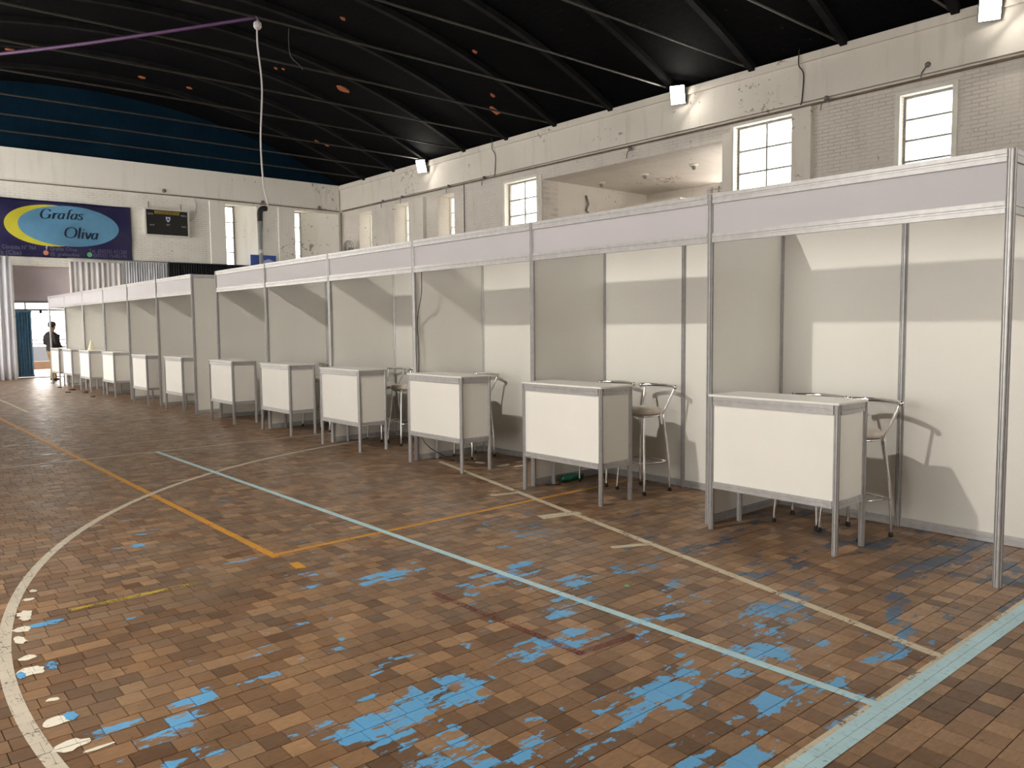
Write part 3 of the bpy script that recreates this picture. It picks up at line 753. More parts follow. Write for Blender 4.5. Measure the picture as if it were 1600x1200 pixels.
def booth(x, y, label, group, left=True, right=False, left_fascia=False, right_fascia=False, first=False):
    t = thing('exhibition_booth', label, 'booth', (x, y, 0), group=group)
    def P(px_, py_): link('post', POST, t, (px_, py_, 0))
    P(2, 0); P(2, -1); P(1, -1)
    if first: P(0, 0); P(0, -1)
    for a in (0, 1):
        link('back_panel', PAN, t, (a + .02, -1, 0)); link('bottom_rail', R1, t, (a + .0225, -1, .004)); link('top_rail', R1, t, (a + .0225, -1, 2.43))
    def side(X_):
        h = math.pi / 2
        link('side_panel', PAN, t, (X_, -.98, 0), h); link('bottom_rail', R1, t, (X_, -.9775, .004), h); link('top_rail', R1, t, (X_, -.9775, 2.43), h)
    def side_f(X_):
        h = math.pi / 2
        link('fascia_panel', FASC1, t, (X_, -.98, 0), h); link('fascia_rail', R1F, t, (X_, -.9775, 2.43), h); link('fascia_rail', R1F, t, (X_, -.9775, 2.145), h)
    if left: side(2.0)
    if right: side(0.0)
    if left_fascia: side_f(2.0)
    if right_fascia: side_f(0.0)
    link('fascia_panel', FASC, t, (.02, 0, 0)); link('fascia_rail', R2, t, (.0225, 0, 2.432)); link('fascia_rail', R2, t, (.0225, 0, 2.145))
    return t
NTH = ['first', 'second', 'third', 'fourth', 'fifth', 'sixth']
for k in range(6):
    lab = ['white panel booth with an open side, standing at the pale blue baseline', 'second white panel booth from the baseline, where the orange line ends', 'third white panel booth from the baseline with a dark wire on its post',
           'fourth white panel booth from the baseline with two stools showing', 'fifth white panel booth from the baseline, next but one to the passage', 'sixth white panel booth from the baseline, bordering the passage'][k]
    booth(2.0 * k, 0, lab, 'booths in the row beside the baseline', right_fascia=(k == 0), first=(k == 0))
for k in range(6):
    lab = ['white panel booth beyond the passage, with a closed end wall', 'second white panel booth beyond the passage', 'third white panel booth beyond the passage', 'fourth white panel booth beyond the passage',
           'fifth white panel booth beyond the passage', 'last white panel booth with open end, beside the exit door'][k]
    booth(GX + 2.0 * k, GY, lab, 'booths in the row beyond the passage', left=(k < 5), right=(k == 0), left_fascia=(k == 5), first=(k == 0))
cable('wire', 'thin dark wire hanging along the post of the third booth', [(5.9, -.04, 2.15), (5.91, -.04, 1.9), (5.97, -.02, 1.6), (5.965, -.03, 1.2), (5.97, -.03, .3), (5.6, -.25, .01)], .005, 'cable_black')

# ------------------------------------------------------------------ counters
CP = MB(); n = len(SEC); q = [(x * .82, y * .82) for x, y in SEC]
CP.add([(x, y, 0) for x, y in q] + [(x, y, 1.0) for x, y in q], [(i, (i + 1) % n, n + (i + 1) % n, n + i) for i in range(n)] + [tuple(range(n, 2 * n))])
CPOST = CP.mesh('leg', 'aluminium')
CW, CD = .97, .37
CR_L = rail_mesh(CW - .04, .06, .034); CR_S = rail_mesh(CD - .04, .06, .034); CR_L2 = rail_mesh(CW - .04, .05, .03); CR_S2 = rail_mesh(CD - .04, .05, .03)
CFRONT = MB().bbox(0, CW - .036, -.003, .003, .355, .955, .001).mesh('front_panel', 'counter_white')
CSIDE = MB().bbox(0, CD - .036, -.003, .003, .355, .955, .001).mesh('side_panel', 'counter_white')
CTOP = MB().bbox(-.02, CW + .02, -CD - .02, .02, 1.0, 1.016, .003).mesh('worktop', 'counter_white')
CSHELF = MB().bbox(.02, CW - .02, -CD + .02, -.02, .372, .384, .002).mesh('shelf', 'counter_white')
def counter(x, yf, label, rz=0.0, group='white counters standing in front of the booths'):
    t = thing('booth_counter', label, 'counter', (x, yf, 0), rz, group)
    h = math.pi / 2
    for a in (0, CW):
        for b_ in (0, -CD): link('leg', CPOST, t, (a, b_, 0))
        link('side_panel', CSIDE, t, (a, -CD + .018, 0), h); link('top_rail', CR_S, t, (a, -CD + .02, .94), h); link('bottom_rail', CR_S2, t, (a, -CD + .02, .315), h)
    link('front_panel', CFRONT, t, (.018, 0, 0)); link('top_rail', CR_L, t, (.02, 0, .94)); link('bottom_rail', CR_L2, t, (.02, 0, .315))
    link('top_rail', CR_L, t, (.02, -CD, .94)); link('bottom_rail', CR_L2, t, (.02, -CD, .315))
    link('worktop', CTOP, t); link('shelf', CSHELF, t)
    return t
COUNTERS = [(.93, .105, 'white counter at the booth by the baseline'), (2.97, .165, 'white counter beside the end of the orange line'), (4.98, .12, 'white counter standing on the slanting cream lane line'),
            (6.97, .18, 'white counter in front of the fourth booth from the baseline'), (8.95, .15, 'white counter in front of the fifth booth from the baseline'), (10.88, .21, 'white counter at the booth next to the passage'),
            (13.18, .23, 'white counter of the first booth beyond the passage'), (15.05, .30, 'white counter of the second booth beyond the passage'), (17.86, .19, 'white counter of the third booth beyond the passage'),
            (19.8, .25, 'white counter of the fourth booth beyond the passage'), (21.87, .21, 'white counter of the fifth booth beyond the passage'), (23.22, .24, 'white counter beside the standing person')]
for x, yf, lab in COUNTERS: counter(x, yf, lab)

# ------------------------------------------------------------------ bar stools
def stool_meshes():
    M_ = {}
    M_['seat'] = MB().lathe([(.02, .715), (.150, .715), (.172, .728), (.178, .745), (.172, .765), (.14, .779), (.07, .785), (.005, .786)], 28).mesh('seat', 'seat_vinyl', True)
    M_['seat_ring'] = MB().lathe([(.10, .70), (.160, .70), (.166, .708), (.160, .716), (.10, .716)], 28).mesh('seat_ring', 'chrome', True)
    for s_ in (-1, 1):
        M_['front', s_] = MB().tube(smooth_path([(s_ * .115, .105, .705), (s_ * .125, .115, .6), (s_ * .14, .13, .4), (s_ * .165, .15, .15), (s_ * .172, .156, .02)], 4), .0115, 10).mesh('leg', 'chrome', True)
        M_['back', s_] = MB().tube(smooth_path([(s_ * .185, -.225, .955), (s_ * .165, -.195, .86), (s_ * .140, -.150, .75), (s_ * .138, -.135, .69), (s_ * .15, -.14, .56), (s_ * .172, -.155, .36), (s_ * .182, -.165, .15), (s_ * .182, -.168, .02)], 4), .0115, 10).mesh('leg', 'chrome', True)
        M_['ff', s_] = MB().lathe([(.014, 0), (.017, .004), (.017, .028), (.012, .032)], 10, (s_ * .172, .156, 0)).mesh('foot_cap', 'rubber', True)
        M_['fb', s_] = MB().lathe([(.014, 0), (.017, .004), (.017, .028), (.012, .032)], 10, (s_ * .182, -.168, 0)).mesh('foot_cap', 'rubber', True)
    bar = smooth_path([(-.215, -.205, .962), (-.185, -.228, .965), (-.1, -.262, .967), (0, -.275, .968), (.1, -.262, .967), (.185, -.228, .965), (.215, -.205, .962)], 5)
    mb = MB().tube(bar, .0165, 12)
    for e in (bar[0], bar[-1]): mb.lathe([(.004, -.021), (.014, -.016), (.021, 0), (.014, .016), (.004, .021)], 12, e)
    M_['backrest'] = mb.mesh('backrest', 'chrome', True)
    z = .28; c = [(-.155, .14, z), (.155, .14, z), (.178, -.16, z), (-.178, -.16, z)]
    mb = MB()
    for i in range(4): mb.tube([c[i], c[(i + 1) % 4]], .006, 8)
    M_['footrest'] = mb.mesh('footrest', 'chrome', True)
    return M_
SM = stool_meshes()
def stool(x, y, rz, label):
    t = thing('bar_stool', label, 'stool', (x, y, 0), rz, 'chrome bar stools behind the counters')
    for k_, me_ in SM.items():
        if isinstance(k_, tuple) and k_[0] in ('ff', 'fb'): continue
        o = link(me_.name.split('.')[0], me_, t)
        if isinstance(k_, tuple): link('foot_cap', SM['ff' if k_[0] == 'front' else 'fb', k_[1]], o)
    return t
STOOLS = [(1.53, -.585, .05, 'chrome bar stool hidden behind the counter by the baseline'), (1.11, -.52, -.22, 'chrome bar stool standing out past the counter by the baseline'),
          (3.68, -.63, .04, 'chrome bar stool hidden behind the counter at the orange line'), (3.16, -.60, -.06, 'chrome bar stool with beige seat in view at the end of the orange line'),
          (5.755, -.635, 0, 'chrome bar stool behind the counter on the slanting cream line'), (7.70, -.61, .03, 'chrome bar stool in the fourth booth, hidden behind its counter'),
          (7.22, -.63, -.05, 'chrome bar stool with seat in view beside the fourth counter'), (9.74, -.66, .1, 'chrome bar stool behind the fifth counter'), (9.1, -.62, -.1, 'chrome bar stool beside the fifth counter, half hidden'),
          (11.12, -.62, .15, 'chrome bar stool in the booth at the passage'), (18.4, -.5, 0, 'chrome bar stool behind the third counter beyond the passage'), (20.5, -.5, .2, 'chrome bar stool behind the fourth counter beyond the passage'), (21.3, -.4, .2, 'chrome bar stool between the fourth and fifth counters beyond the passage')]
for s_ in STOOLS: stool(*s_)

# ------------------------------------------------------------------ hanging cable and pole at the passage
PXP, PYP = 12.72, -1.12
t = thing('conduit_pole', 'grey plastic pipe with black elbow rising out of the passage between the booth rows', 'pipe', (PXP, PYP, 0))
MB().tube([(0, 0, 0), (0, 0, 3.58)], .036, 12).build('pipe', 'pvc_grey', t, True)
MB().lathe([(.046, 0), (.046, .08)], 12, (0, 0, 2.9)).build('coupling', 'cable_white', t, True)
MB().tube(smooth_path([(0, 0, 3.5), (0, 0, 3.66), (.015, -.05, 3.73), (.05, -.14, 3.75)], 5), .05, 12).build('elbow', 'rubber', t, True)
ROD_X = min(RX, key=lambda v: abs(v - 12.9)) + .1
HX, HY = ROD_X, -1.28
cable('hanging_cable', 'long pale cable hanging from the vault down to the black pipe elbow', [(HX, HY, 7.2), (HX + .01, HY + .01, 6.8), (HX - .04, HY - .03, 6.0), (HX - .02, HY + .02, 5.0), (HX, HY - .02, 4.2), (PXP + .09, PYP - .2, 3.85), (PXP + .05, PYP - .13, 3.75)], .017, 'cable_white', 8, 8)
cable('purple_cable', 'purple cable slung from the hanging cable across to the facing wall', [(HX, HY + .02, 7.24), (14.3, .2, 7.0), (16.2, 1.75, 6.88), (18.5, 3.6, 6.85), (21.5, 6.0, 6.95), (22.7, YL - .06, 7.05)], .033, 'cable_purple', 8, 8)
t = thing('cable_clamp', 'white porcelain clamp tying cables to a tie rod', 'clamp', (HX, HY, 7.2))
MB().lathe([(.05, -.16), (.075, -.12), (.07, -.05), (.05, -.03)], 12).build('insulator', 'cable_white', t, True)
MB().tube([(-.16, .1, .0), (.16, -.1, .05)], .014, 6).build('tie', 'cable_purple', t)

# ------------------------------------------------------------------ end wall: banner, scoreboard, poster, fan, curtains
def banner_bulge(y, z):
    return .018 * math.sin(3.1 * y + 2.2 * z) + .014 * math.sin(5.3 * z - 2.4 * y + 1) + .008 * math.sin(11 * y + 9 * z)
XBN = XF - .05
def bpt(x, y, off=0.0):
    p = on_far_wall(x, y, XBN); return (XBN - banner_bulge(p[1], p[2]) - off, p[1], p[2])
ban = thing('banner', 'navy blue vinyl advertising banner with an oval logo', 'banner', (XF, -1, 3.83))
def bpart(name, mb, mat, parent=ban):
    mb.v = [(a - ban.location[0], b_ - ban.location[1], c_ - ban.location[2]) for a, b_, c_ in mb.v]
    return mb.build(name, mat, parent, True)
mb = MB(); ny, nz = 60, 24; Y0, Y1 = 1.55, -2.95; Z0, Z1 = 3.83, 5.615; vs = []
for j in range(nz + 1):
    for i in range(ny + 1):
        y = Y0 + (Y1 - Y0) * i / ny; z = Z0 + (Z1 - Z0) * j / nz; vs.append((XBN - banner_bulge(y, z), y, z))
vs += [(v[0] + .006, v[1], v[2]) for v in vs]; N = (ny + 1) * (nz + 1); fs = []
for j in range(nz):
    for i in range(ny):
        a = j * (ny + 1) + i; fs += [(a, a + 1, a + ny + 2, a + ny + 1)[::-1], (N + a, N + a + 1, N + a + ny + 2, N + a + ny + 1)]
for i in range(ny):
    fs.append((i, i + 1, N + i + 1, N + i)); a = nz * (ny + 1) + i; fs.append((a + 1, a, N + a, N + a + 1))
for j in range(nz):
    a = j * (ny + 1); fs.append((a + ny + 1, a, N + a, N + a + ny + 1)); a += ny; fs.append((a, a + ny + 1, N + a + ny + 1, N + a))
bpart('sheet', MB().add(vs, fs), 'banner_navy')
def oval(cx, cz, ry, rz_, off, mat, name):
    mb = MB(); vs = []; fs = []; R_, K = 10, 56
    for r_ in range(R_ + 1):
        for k_ in range(K):
            y = cx - ry * r_ / R_ * math.cos(2 * math.pi * k_ / K); z = cz + rz_ * r_ / R_ * math.sin(2 * math.pi * k_ / K)
            vs.append((XBN - banner_bulge(y, z) - off, y, z))
    for r_ in range(R_):
        for k_ in range(K): fs.append((r_ * K + k_, r_ * K + (k_ + 1) % K, (r_ + 1) * K + (k_ + 1) % K, (r_ + 1) * K + k_))
    bpart(name, mb.add(vs, fs), mat)
pa, pb = on_far_wall(5, 335, XBN), on_far_wall(150, 350, XBN)
oval((pa[1] + pb[1]) / 2, 4.84, abs(pa[1] - pb[1]) / 2, .655, .007, 'banner_yellow', 'yellow_oval')
pa, pb = on_far_wall(27, 340, XBN), on_far_wall(185, 355, XBN)
oval((pa[1] + pb[1]) / 2, 4.85, abs(pa[1] - pb[1]) / 2, .645, .013, 'banner_sky', 'blue_oval')
GLY = {'G': (.95, [[(.80, .80), (.66, .96), (.44, 1.0), (.22, .87), (.1, .5), (.17, .17), (.4, 0), (.62, .05), (.76, .2)], [(.78, .44), (.76, .2), (.75, .06)], [(.56, .44), (.94, .44)]]),
       'r': (.46, [[(.05, .57), (.14, .6)], [(.16, .62), (.13, .3), (.12, 0)], [(.14, .36), (.26, .55), (.40, .60), (.42, .54)]]),
       'a': (.56, [[(.46, .5), (.34, .6), (.18, .56), (.08, .38), (.06, .2), (.14, .03), (.27, .03), (.42, .2)], [(.48, .62), (.44, .3), (.44, .08), (.55, .04)]]),
       'f': (.44, [[(.52, .97), (.42, 1.02), (.30, .9), (.25, .5), (.22, 0)], [(.08, .6), (.44, .6)]]),
       's': (.46, [[(.40, .52), (.28, .62), (.13, .55), (.13, .43), (.30, .30), (.38, .18), (.31, .03), (.15, 0), (.05, .1)]]),
       'O': (1.05, [[(.95, .5), (.86, .84), (.54, 1.0), (.2, .86), (.08, .5), (.17, .15), (.5, 0), (.84, .15), (.95, .5)]]),
       'l': (.30, [[(.14, 1.05), (.13, .5), (.12, 0)], [(.04, .02), (.22, .02)]]), 'i': (.30, [[(.05, .6), (.14, .6)], [(.14, .62), (.13, .3), (.12, 0)], [(.04, .02), (.22, .02)], [(.14, .9), (.14, .82)]]),
       'v': (.52, [[(.06, .62), (.16, .3), (.25, 0)], [(.25, 0), (.38, .3), (.48, .62)]])}
def nib_word(word, xl, xr, yb_l, yb_r, yt_l, name):
    """letters drawn with a broad pen, placed between two pixels of the banner"""
    A = on_far_wall(xl, yb_l, XBN); Bp = on_far_wall(xr, yb_r, XBN); T_ = on_far_wall(xl, yt_l, XBN)
    L = A[1] - Bp[1]; H = T_[2] - A[2]; tot = sum(GLY[ch][0] for ch in word)
    cx = 0
    for ch in word:
        wd, strokes = GLY[ch]; mb = MB()
        for st in strokes:
            P_ = [Vector((p[0], p[1], 0)) for p in st]; P_ = smooth_path(P_, 6) if len(P_) > 2 else [P_[0].lerp(P_[1], k_ / 4) for k_ in range(5)]
            vs = []
            for i, p in enumerate(P_):
                tg = (P_[min(i + 1, len(P_) - 1)] - P_[max(i - 1, 0)]).normalized()
                w_ = .026 + .058 * abs(tg.y) ** 1.6
                nr = Vector((-tg.y, tg.x, 0)) * w_
                for q_ in (p + nr, p - nr):
                    u = (cx + q_.x + q_.y * .16) / tot
                    y = A[1] - u * L; z = A[2] + (Bp[2] - A[2]) * u + q_.y * H
                    vs.append((XBN - banner_bulge(y, z) - .019, y, z))
            mb.add(vs, [(2 * i, 2 * i + 1, 2 * i + 3, 2 * i + 2) for i in range(len(P_) - 1)])
        bpart('letter', mb, 'banner_ink'); cx += wd
nib_word('Grafas', 61, 129, 341, 344, 326, 'word'); nib_word('Oliva', 99, 153, 371, 374.5, 354.5, 'word')
def text_mesh(txt, size):
    cu = bpy.data.curves.new('text', 'FONT'); cu.body = txt; cu.size = size
    o = bpy.data.objects.new('text', cu); COL.objects.link(o)
    dg = bpy.context.evaluated_depsgraph_get(); dg.update()
    me_ = bpy.data.meshes.new_from_object(o.evaluated_get(dg)); 
    vs = [v.co.copy() for v in me_.vertices]; fs = [tuple(p.vertices) for p in me_.polygons]
    bpy.data.objects.remove(o); bpy.data.curves.remove(cu); bpy.data.meshes.remove(me_)
    return vs, fs
def banner_text(txt, xl, xr, yb, yt, mat='banner_grey'):
    vs, fs = text_mesh(txt, 1.0); w = max(v.x for v in vs); A = on_far_wall(xl, yb, XBN); Bp = on_far_wall(xr, yb, XBN); T_ = on_far_wall(xl, yt, XBN)
    L = A[1] - Bp[1]; H = T_[2] - A[2]; out = []
    for v in vs:
        y = A[1] - v.x / w * L; z = A[2] + v.y / .72 * H; out.append((XBN - banner_bulge(y, z) - .012, y, z))
    bpart('small_print', MB().add(out, fs), mat)
banner_text('Córdoba N° 764', 3, 56, 388, 381.5); banner_text('Oliva (Cba)', -18, 33, 396, 389)
banner_text('Grafas Oliva', 78, 120, 391, 385); banner_text('@_grafasoliva', 78, 124, 399, 393.5)
banner_text('Tel. (03532) 421200', 139, 198, 394.5, 388.5); banner_text('(03532) 15485195', 145, 198, 401.5, 396)
for (x_, y_, r_, mat) in ((71.5, 395, .075, 'badge_coral'), (140, 398, .08, 'badge_green')):
    p = on_far_wall(x_, y_, XBN); mb = MB(); K = 18
    mb.add([(XBN - banner_bulge(p[1], p[2]) - .014, p[1] + r_ * math.cos(2 * math.pi * k_ / K), p[2] + r_ * math.sin(2 * math.pi * k_ / K)) for k_ in range(K)], [tuple(range(K))]); bpart('badge', mb, mat)
banner_text('f', 71, 75, 390.5, 383.5, 'badge_white')

YA, YB2 = -3.35, -4.84; ZA, ZB = 4.705, 5.655
sb = thing('scoreboard', 'black electronic scoreboard with pale frame and gold header on the end wall', 'scoreboard', (XF, (YA + YB2) / 2, ZA))
def spart(name, mb, mat):
    mb.v = [(a - sb.location[0], b_ - sb.location[1], c_ - sb.location[2]) for a, b_, c_ in mb.v]; return mb.build(name, mat, sb)
spart('case', MB().bbox(XF - .16, XF, YB2 + .02, YA - .02, ZA + .02, ZB - .02, .01), 'board_frame')
mb = MB(); f = .055; xa, xb = XF - .185, XF - .15
mb.box(xa, xb, YB2, YA, ZB - f, ZB); mb.box(xa, xb, YB2, YA, ZA, ZA + f); mb.box(xa, xb, YB2, YB2 + f, ZA + f, ZB - f); mb.box(xa, xb, YA - f, YA, ZA + f, ZB - f); spart('frame', mb, 'board_frame')
spart('face', MB().box(XF - .172, XF - .158, YB2 + f, YA - f, ZA + f, ZB - f), 'board_black')
def bface(u, v): return (YA - f - u * (YA - YB2 - 2 * f), ZB - f - v * (ZB - ZA - 2 * f))
def brect(name, u0, u1, v0, v1, mat, x=XF - .176):
    a, b_ = bface(u0, v0), bface(u1, v1); spart(name, MB().box(x, x + .006, b_[0], a[0], b_[1], a[1]), mat)
brect('header', .20, .80, .03, .16, 'board_gold')
def btext(txt, u, v, hgt, mat, wmax, x=XF - .179):
    vs, fs = text_mesh(txt, 1.0); w = max(q_.x for q_ in vs); c_ = bface(u, v); L = wmax * (YA - YB2)
    spart('lettering', MB().add([(x, c_[0] - (q_.x / w - .5) * L, c_[1] + (q_.y / .72 - .5) * hgt) for q_ in vs], fs), mat)
btext('SOCIEDAD SPORTIVA', .5, .095, .085, 'board_black', .5)
btext('LOCAL', .10, .17, .06, 'board_white', .13); btext('VISITA', .90, .17, .06, 'board_white', .13); btext('FALTAS', .13, .62, .05, 'board_white', .10); btext('FALTAS', .90, .62, .05, 'board_white', .10); btext('SET', .52, .58, .05, 'board_white', .08)
c_ = bface(.52, .36); SH = [(-.07, .09), (0, .075), (.07, .09), (.075, .02), (.05, -.05), (0, -.1), (-.05, -.05), (-.075, .02)]
spart('crest', MB().add([(XF - .179, c_[0] - a, c_[1] + b_) for a, b_ in SH], [tuple(range(8))]), 'badge_white')
spart('crest', MB().add([(XF - .181, c_[0] - a * .55, c_[1] + b_ * .5) for a, b_ in SH], [tuple(range(8))]), 'poster_blue')
for y in (YA - .18, YB2 + .22): spart('hanger', MB().tube([(XF - .03, y, ZB - .02), (XF - .03, y, ZB + .22)], .014, 6), 'steel_dark')

t = thing('poster', 'small blue poster on the end wall between the narrow windows', 'poster', (XF - .05, -7.57, 3.3))
mb = MB(); vs = []; nn = 12
for i in range(nn + 1):
    for z in (0, .95): vs.append((-.012 * math.sin(i * 1.1) - .01, .5 - i / nn, z))
vs += [(v[0] + .008, v[1], v[2]) for v in vs]; N = 2 * (nn + 1)
fs = [(2 * i, 2 * i + 1, 2 * i + 3, 2 * i + 2) for i in range(nn)] + [(N + 2 * i, N + 2 * i + 2, N + 2 * i + 3, N + 2 * i + 1) for i in range(nn)]
for i in range(nn): fs += [(2 * i, 2 * i + 2, N + 2 * i + 2, N + 2 * i), (2 * i + 1, N + 2 * i + 1, N + 2 * i + 3, 2 * i + 3)]
fs += [(0, N, N + 1, 1), (2 * nn, 2 * nn + 1, N + 2 * nn + 1, N + 2 * nn)]
mb.add(vs, fs).build('sheet', 'poster_blue', t)
MB().add([(-.03, .1, .62), (-.03, -.12, .55), (-.03, -.42, .72), (-.03, -.2, .82), (-.03, 0, .74)], [(0, 1, 2, 3, 4)]).build('print', 'poster_light', t)

t = thing('wall_fan', 'large wire-guard wall fan in the far corner above the booths', 'fan', (26.35, YR, 4.55))
mb = MB(); R_ = .33
for k_ in range(14):
    a = math.pi * k_ / 14
    mb.tube([(R_ * math.cos(a), .42, R_ * math.sin(a)), (R_ * .6 * math.cos(a), .5, R_ * .6 * math.sin(a)), (0, .53, 0), (-R_ * .6 * math.cos(a), .5, -R_ * .6 * math.sin(a)), (-R_ * math.cos(a), .42, -R_ * math.sin(a))], .006, 4)
for rr, yy in ((R_, .42), (R_ * .6, .5), (R_ * .3, .52), (R_, .34)):
    mb.tube([(rr * math.cos(2 * math.pi * k_ / 32), yy, rr * math.sin(2 * math.pi * k_ / 32)) for k_ in range(33)], .011 if rr == R_ else .006, 5, False)
mb.build('guard', 'steel_dark', t)
MB().tube([(0, .2, 0), (0, .36, 0)], .08, 14).build('motor', 'steel_dark', t)
for k_ in range(3):
    a = 2 * math.pi * k_ / 3; mb = MB(); u, v = Vector((math.cos(a), 0, math.sin(a))), Vector((-math.sin(a), 0, math.cos(a)))
    mb.add([u * .05 + v * -.03 + Vector((0, .38, 0)), u * .29 + v * -.09 + Vector((0, .36, 0)), u * .29 + v * .09 + Vector((0, .43, 0)), u * .05 + v * .03 + Vector((0, .42, 0)),
            u * .05 + v * -.03 + Vector((0, .385, 0)), u * .29 + v * -.09 + Vector((0, .365, 0)), u * .29 + v * .09 + Vector((0, .435, 0)), u * .05 + v * .03 + Vector((0, .425, 0))],
           [(0, 1, 2, 3), (7, 6, 5, 4), (0, 4, 5, 1), (1, 5, 6, 2), (2, 6, 7, 3), (3, 7, 4, 0)]); mb.build('blade', 'pvc_grey', t)
MB().tube([(0, 0, -.1), (0, .2, -.05), (0, .3, 0)], .025, 8).build('arm', 'steel_dark', t)
MB().bbox(-.06, .06, 0, .02, -.2, 0, .005).build('mount', 'steel_dark', t)

def curtain(name, label, x, y0, y1, z0, z1, mat, folds, amp=.06, seed=0, cat='curtain', flare=0.0):
    r_ = random.Random(seed); n_ = folds * 8; mb = MB(); vs = []; Zs = [z0 + (z1 - z0) * k_ / 6 for k_ in range(7)]
    ph = [r_.uniform(-.5, .5) for _ in range(folds + 2)]; am = [r_.uniform(.5, 1.2) for _ in range(folds + 2)]
    for z in Zs:
        h_ = (z - z0) / (z1 - z0)
        for i in range(n_ + 1):
            k_ = i / 8; a = amp * am[int(k_)] * (1.15 - .35 * h_) * math.sin(2 * math.pi * k_ + ph[int(k_)] * .6 + .5 * (1 - h_))
            vs.append((x - a, y0 + (y1 - y0) * i / n_ * (1 + flare * (1 - h_)), z))
    W_ = n_ + 1; M2 = len(vs); vs += [(v[0] + .008, v[1], v[2]) for v in vs]; fs = []
    for j in range(6):
        for i in range(n_):
            a = j * W_ + i; fs += [(a, a + W_, a + W_ + 1, a + 1), (M2 + a, M2 + a + 1, M2 + a + W_ + 1, M2 + a + W_)]
        a = j * W_; fs.append((a, M2 + a, M2 + a + W_, a + W_)); a += n_; fs.append((a, a + W_, M2 + a + W_, M2 + a))
    for i in range(n_): fs.append((i, i + 1, M2 + i + 1, M2 + i)); a = 6 * W_ + i; fs.append((a, M2 + a, M2 + a + 1, a + 1))
    o = mb.add(vs, fs).build(name, mat, None, True); return tag(o, label, cat)
curtain('curtain', 'white gathered curtain hung on the end wall right of the exit door', XF - .16, -.98, -2.6, .03, 3.72, 'curtain_white', 10, .05, 1)
curtain('curtain', 'white finely pleated curtain next to the black curtain', XF - .14, -2.62, -4.06, .03, 3.78, 'curtain_bluewhite', 18, .045, 2)
curtain('curtain', 'black pleated curtain on the end wall under the scoreboard', XF - .14, -4.08, -6.98, .03, 3.84, 'curtain_black', 34, .045, 3)
curtain('curtain', 'long white drape hanging to the floor left of the exit door', 26.75, 2.4, .72, .01, 3.75, 'curtain_bluewhite', 9, .06, 4)
for nm, lab, x, a, b_, z in (('curtain_rod', 'thin rod carrying the white and black curtains', XF - .15, -.95, -7.0, 3.83), ('curtain_rod', 'thin rod carrying the white drape left of the exit', 26.75, 2.5, .5, 3.78)):
    tag(MB().tube([(x, a, z), (x, b_, z)], .014, 8).build(nm, 'steel_dark', None, True), lab, 'rod')

# ------------------------------------------------------------------ exit door and the yard outside
D0, D1 = DOOR[0], DOOR[1]
mb = MB().box(XF + .32, XF + .44, D0, D1, 2.46, 3.55)
tag(mb.build('wall_over_door', 'lilac_plaster'), 'lilac panel above the exit door', kind='structure')
dr = link('door_1', None, None, (XF + .38, D1, 0)); tag(dr, 'open exit doorway with transom and blue folded metal door', kind='structure')
L_ = D1 - D0
mb = MB().box(-.04, .04, -.05, 0, 0, 2.46); mb.box(-.04, .04, -L_, -L_ + .05, 0, 2.46); mb.box(-.04, .04, -L_ + .05, -.05, 2.39, 2.46); mb.box(-.03, .03, -L_ + .05, -.05, 2.14, 2.20)
mb.box(-.03, .03, -.36, -.32, 2.2, 2.4); mb.build('door_frame', 'steel_dark', dr)
MB().box(-.004, .004, -.32, -.05, 2.2, 2.4).build('transom_pane', 'glass', dr); MB().box(-.004, .004, -L_ + .05, -.36, 2.2, 2.4).build('transom_pane', 'glass', dr)
MB().bbox(-.06, -.02, -.80, -.72, 2.06, 2.17, .008).build('door_closer', 'rubber', dr)
mb = MB(); zz = []                                     # folded corrugated leaf
for k_ in range(25):
    ph = k_ % 4; zz.append((-.08 - (.05 if ph in (1, 2) else 0) + .0, -.02 - k_ * .0195))
for (a, b_) in zip(zz[:-1], zz[1:]):
    dx, dy = b_[0] - a[0], b_[1] - a[1]; ln = math.hypot(dx, dy); nx, ny_ = -dy / ln * .006, dx / ln * .006
    mb.prism([(a[0] - nx, a[1] - ny_), (b_[0] - nx, b_[1] - ny_), (b_[0] + nx, b_[1] + ny_), (a[0] + nx, a[1] + ny_)], .03, 2.14)
mb.box(-.14, -.07, -.49, -.015, .03, .09); mb.box(-.14, -.07, -.49, -.015, 2.08, 2.14)
lf = mb.build('door_leaf', 'door_blue', dr); lf['label'] = 'blue corrugated metal leaf'
MB().tube([(-.15, -.44, .95), (-.18, -.44, 1.0), (-.18, -.44, 1.15), (-.15, -.44, 1.2)], .01, 6).build('handle', 'steel_dark', lf)
tag(MB().box(XF + TW, XF + 30, -20, 20, -.12, -.01).build('ground_yard', 'concrete_out'), 'sunlit concrete yard outside the exit', kind='structure')
tag(MB().bbox(34.0, 34.3, -8, 6, -.01, .30, .02).build('yard_curb', 'curb_brick'), 'low brick kerb in the yard outside the exit', 'kerb')
t = thing('yard_wall', 'pale wall with rails across the yard outside the exit', 'wall', (36, -2, -.01))
MB().box(0, .15, -8, 8, 0, .85).build('wall_base', 'fence_out', t)
for z in (.95, 1.12): MB().tube([(.07, -8, z), (.07, 8, z)], .03, 6).build('rail', 'fence_out', t)
for k_ in range(9): MB().tube([(.07, -8 + k_ * 2, .8), (.07, -8 + k_ * 2, 1.13)], .03, 6).build('rail_post', 'fence_out', t)

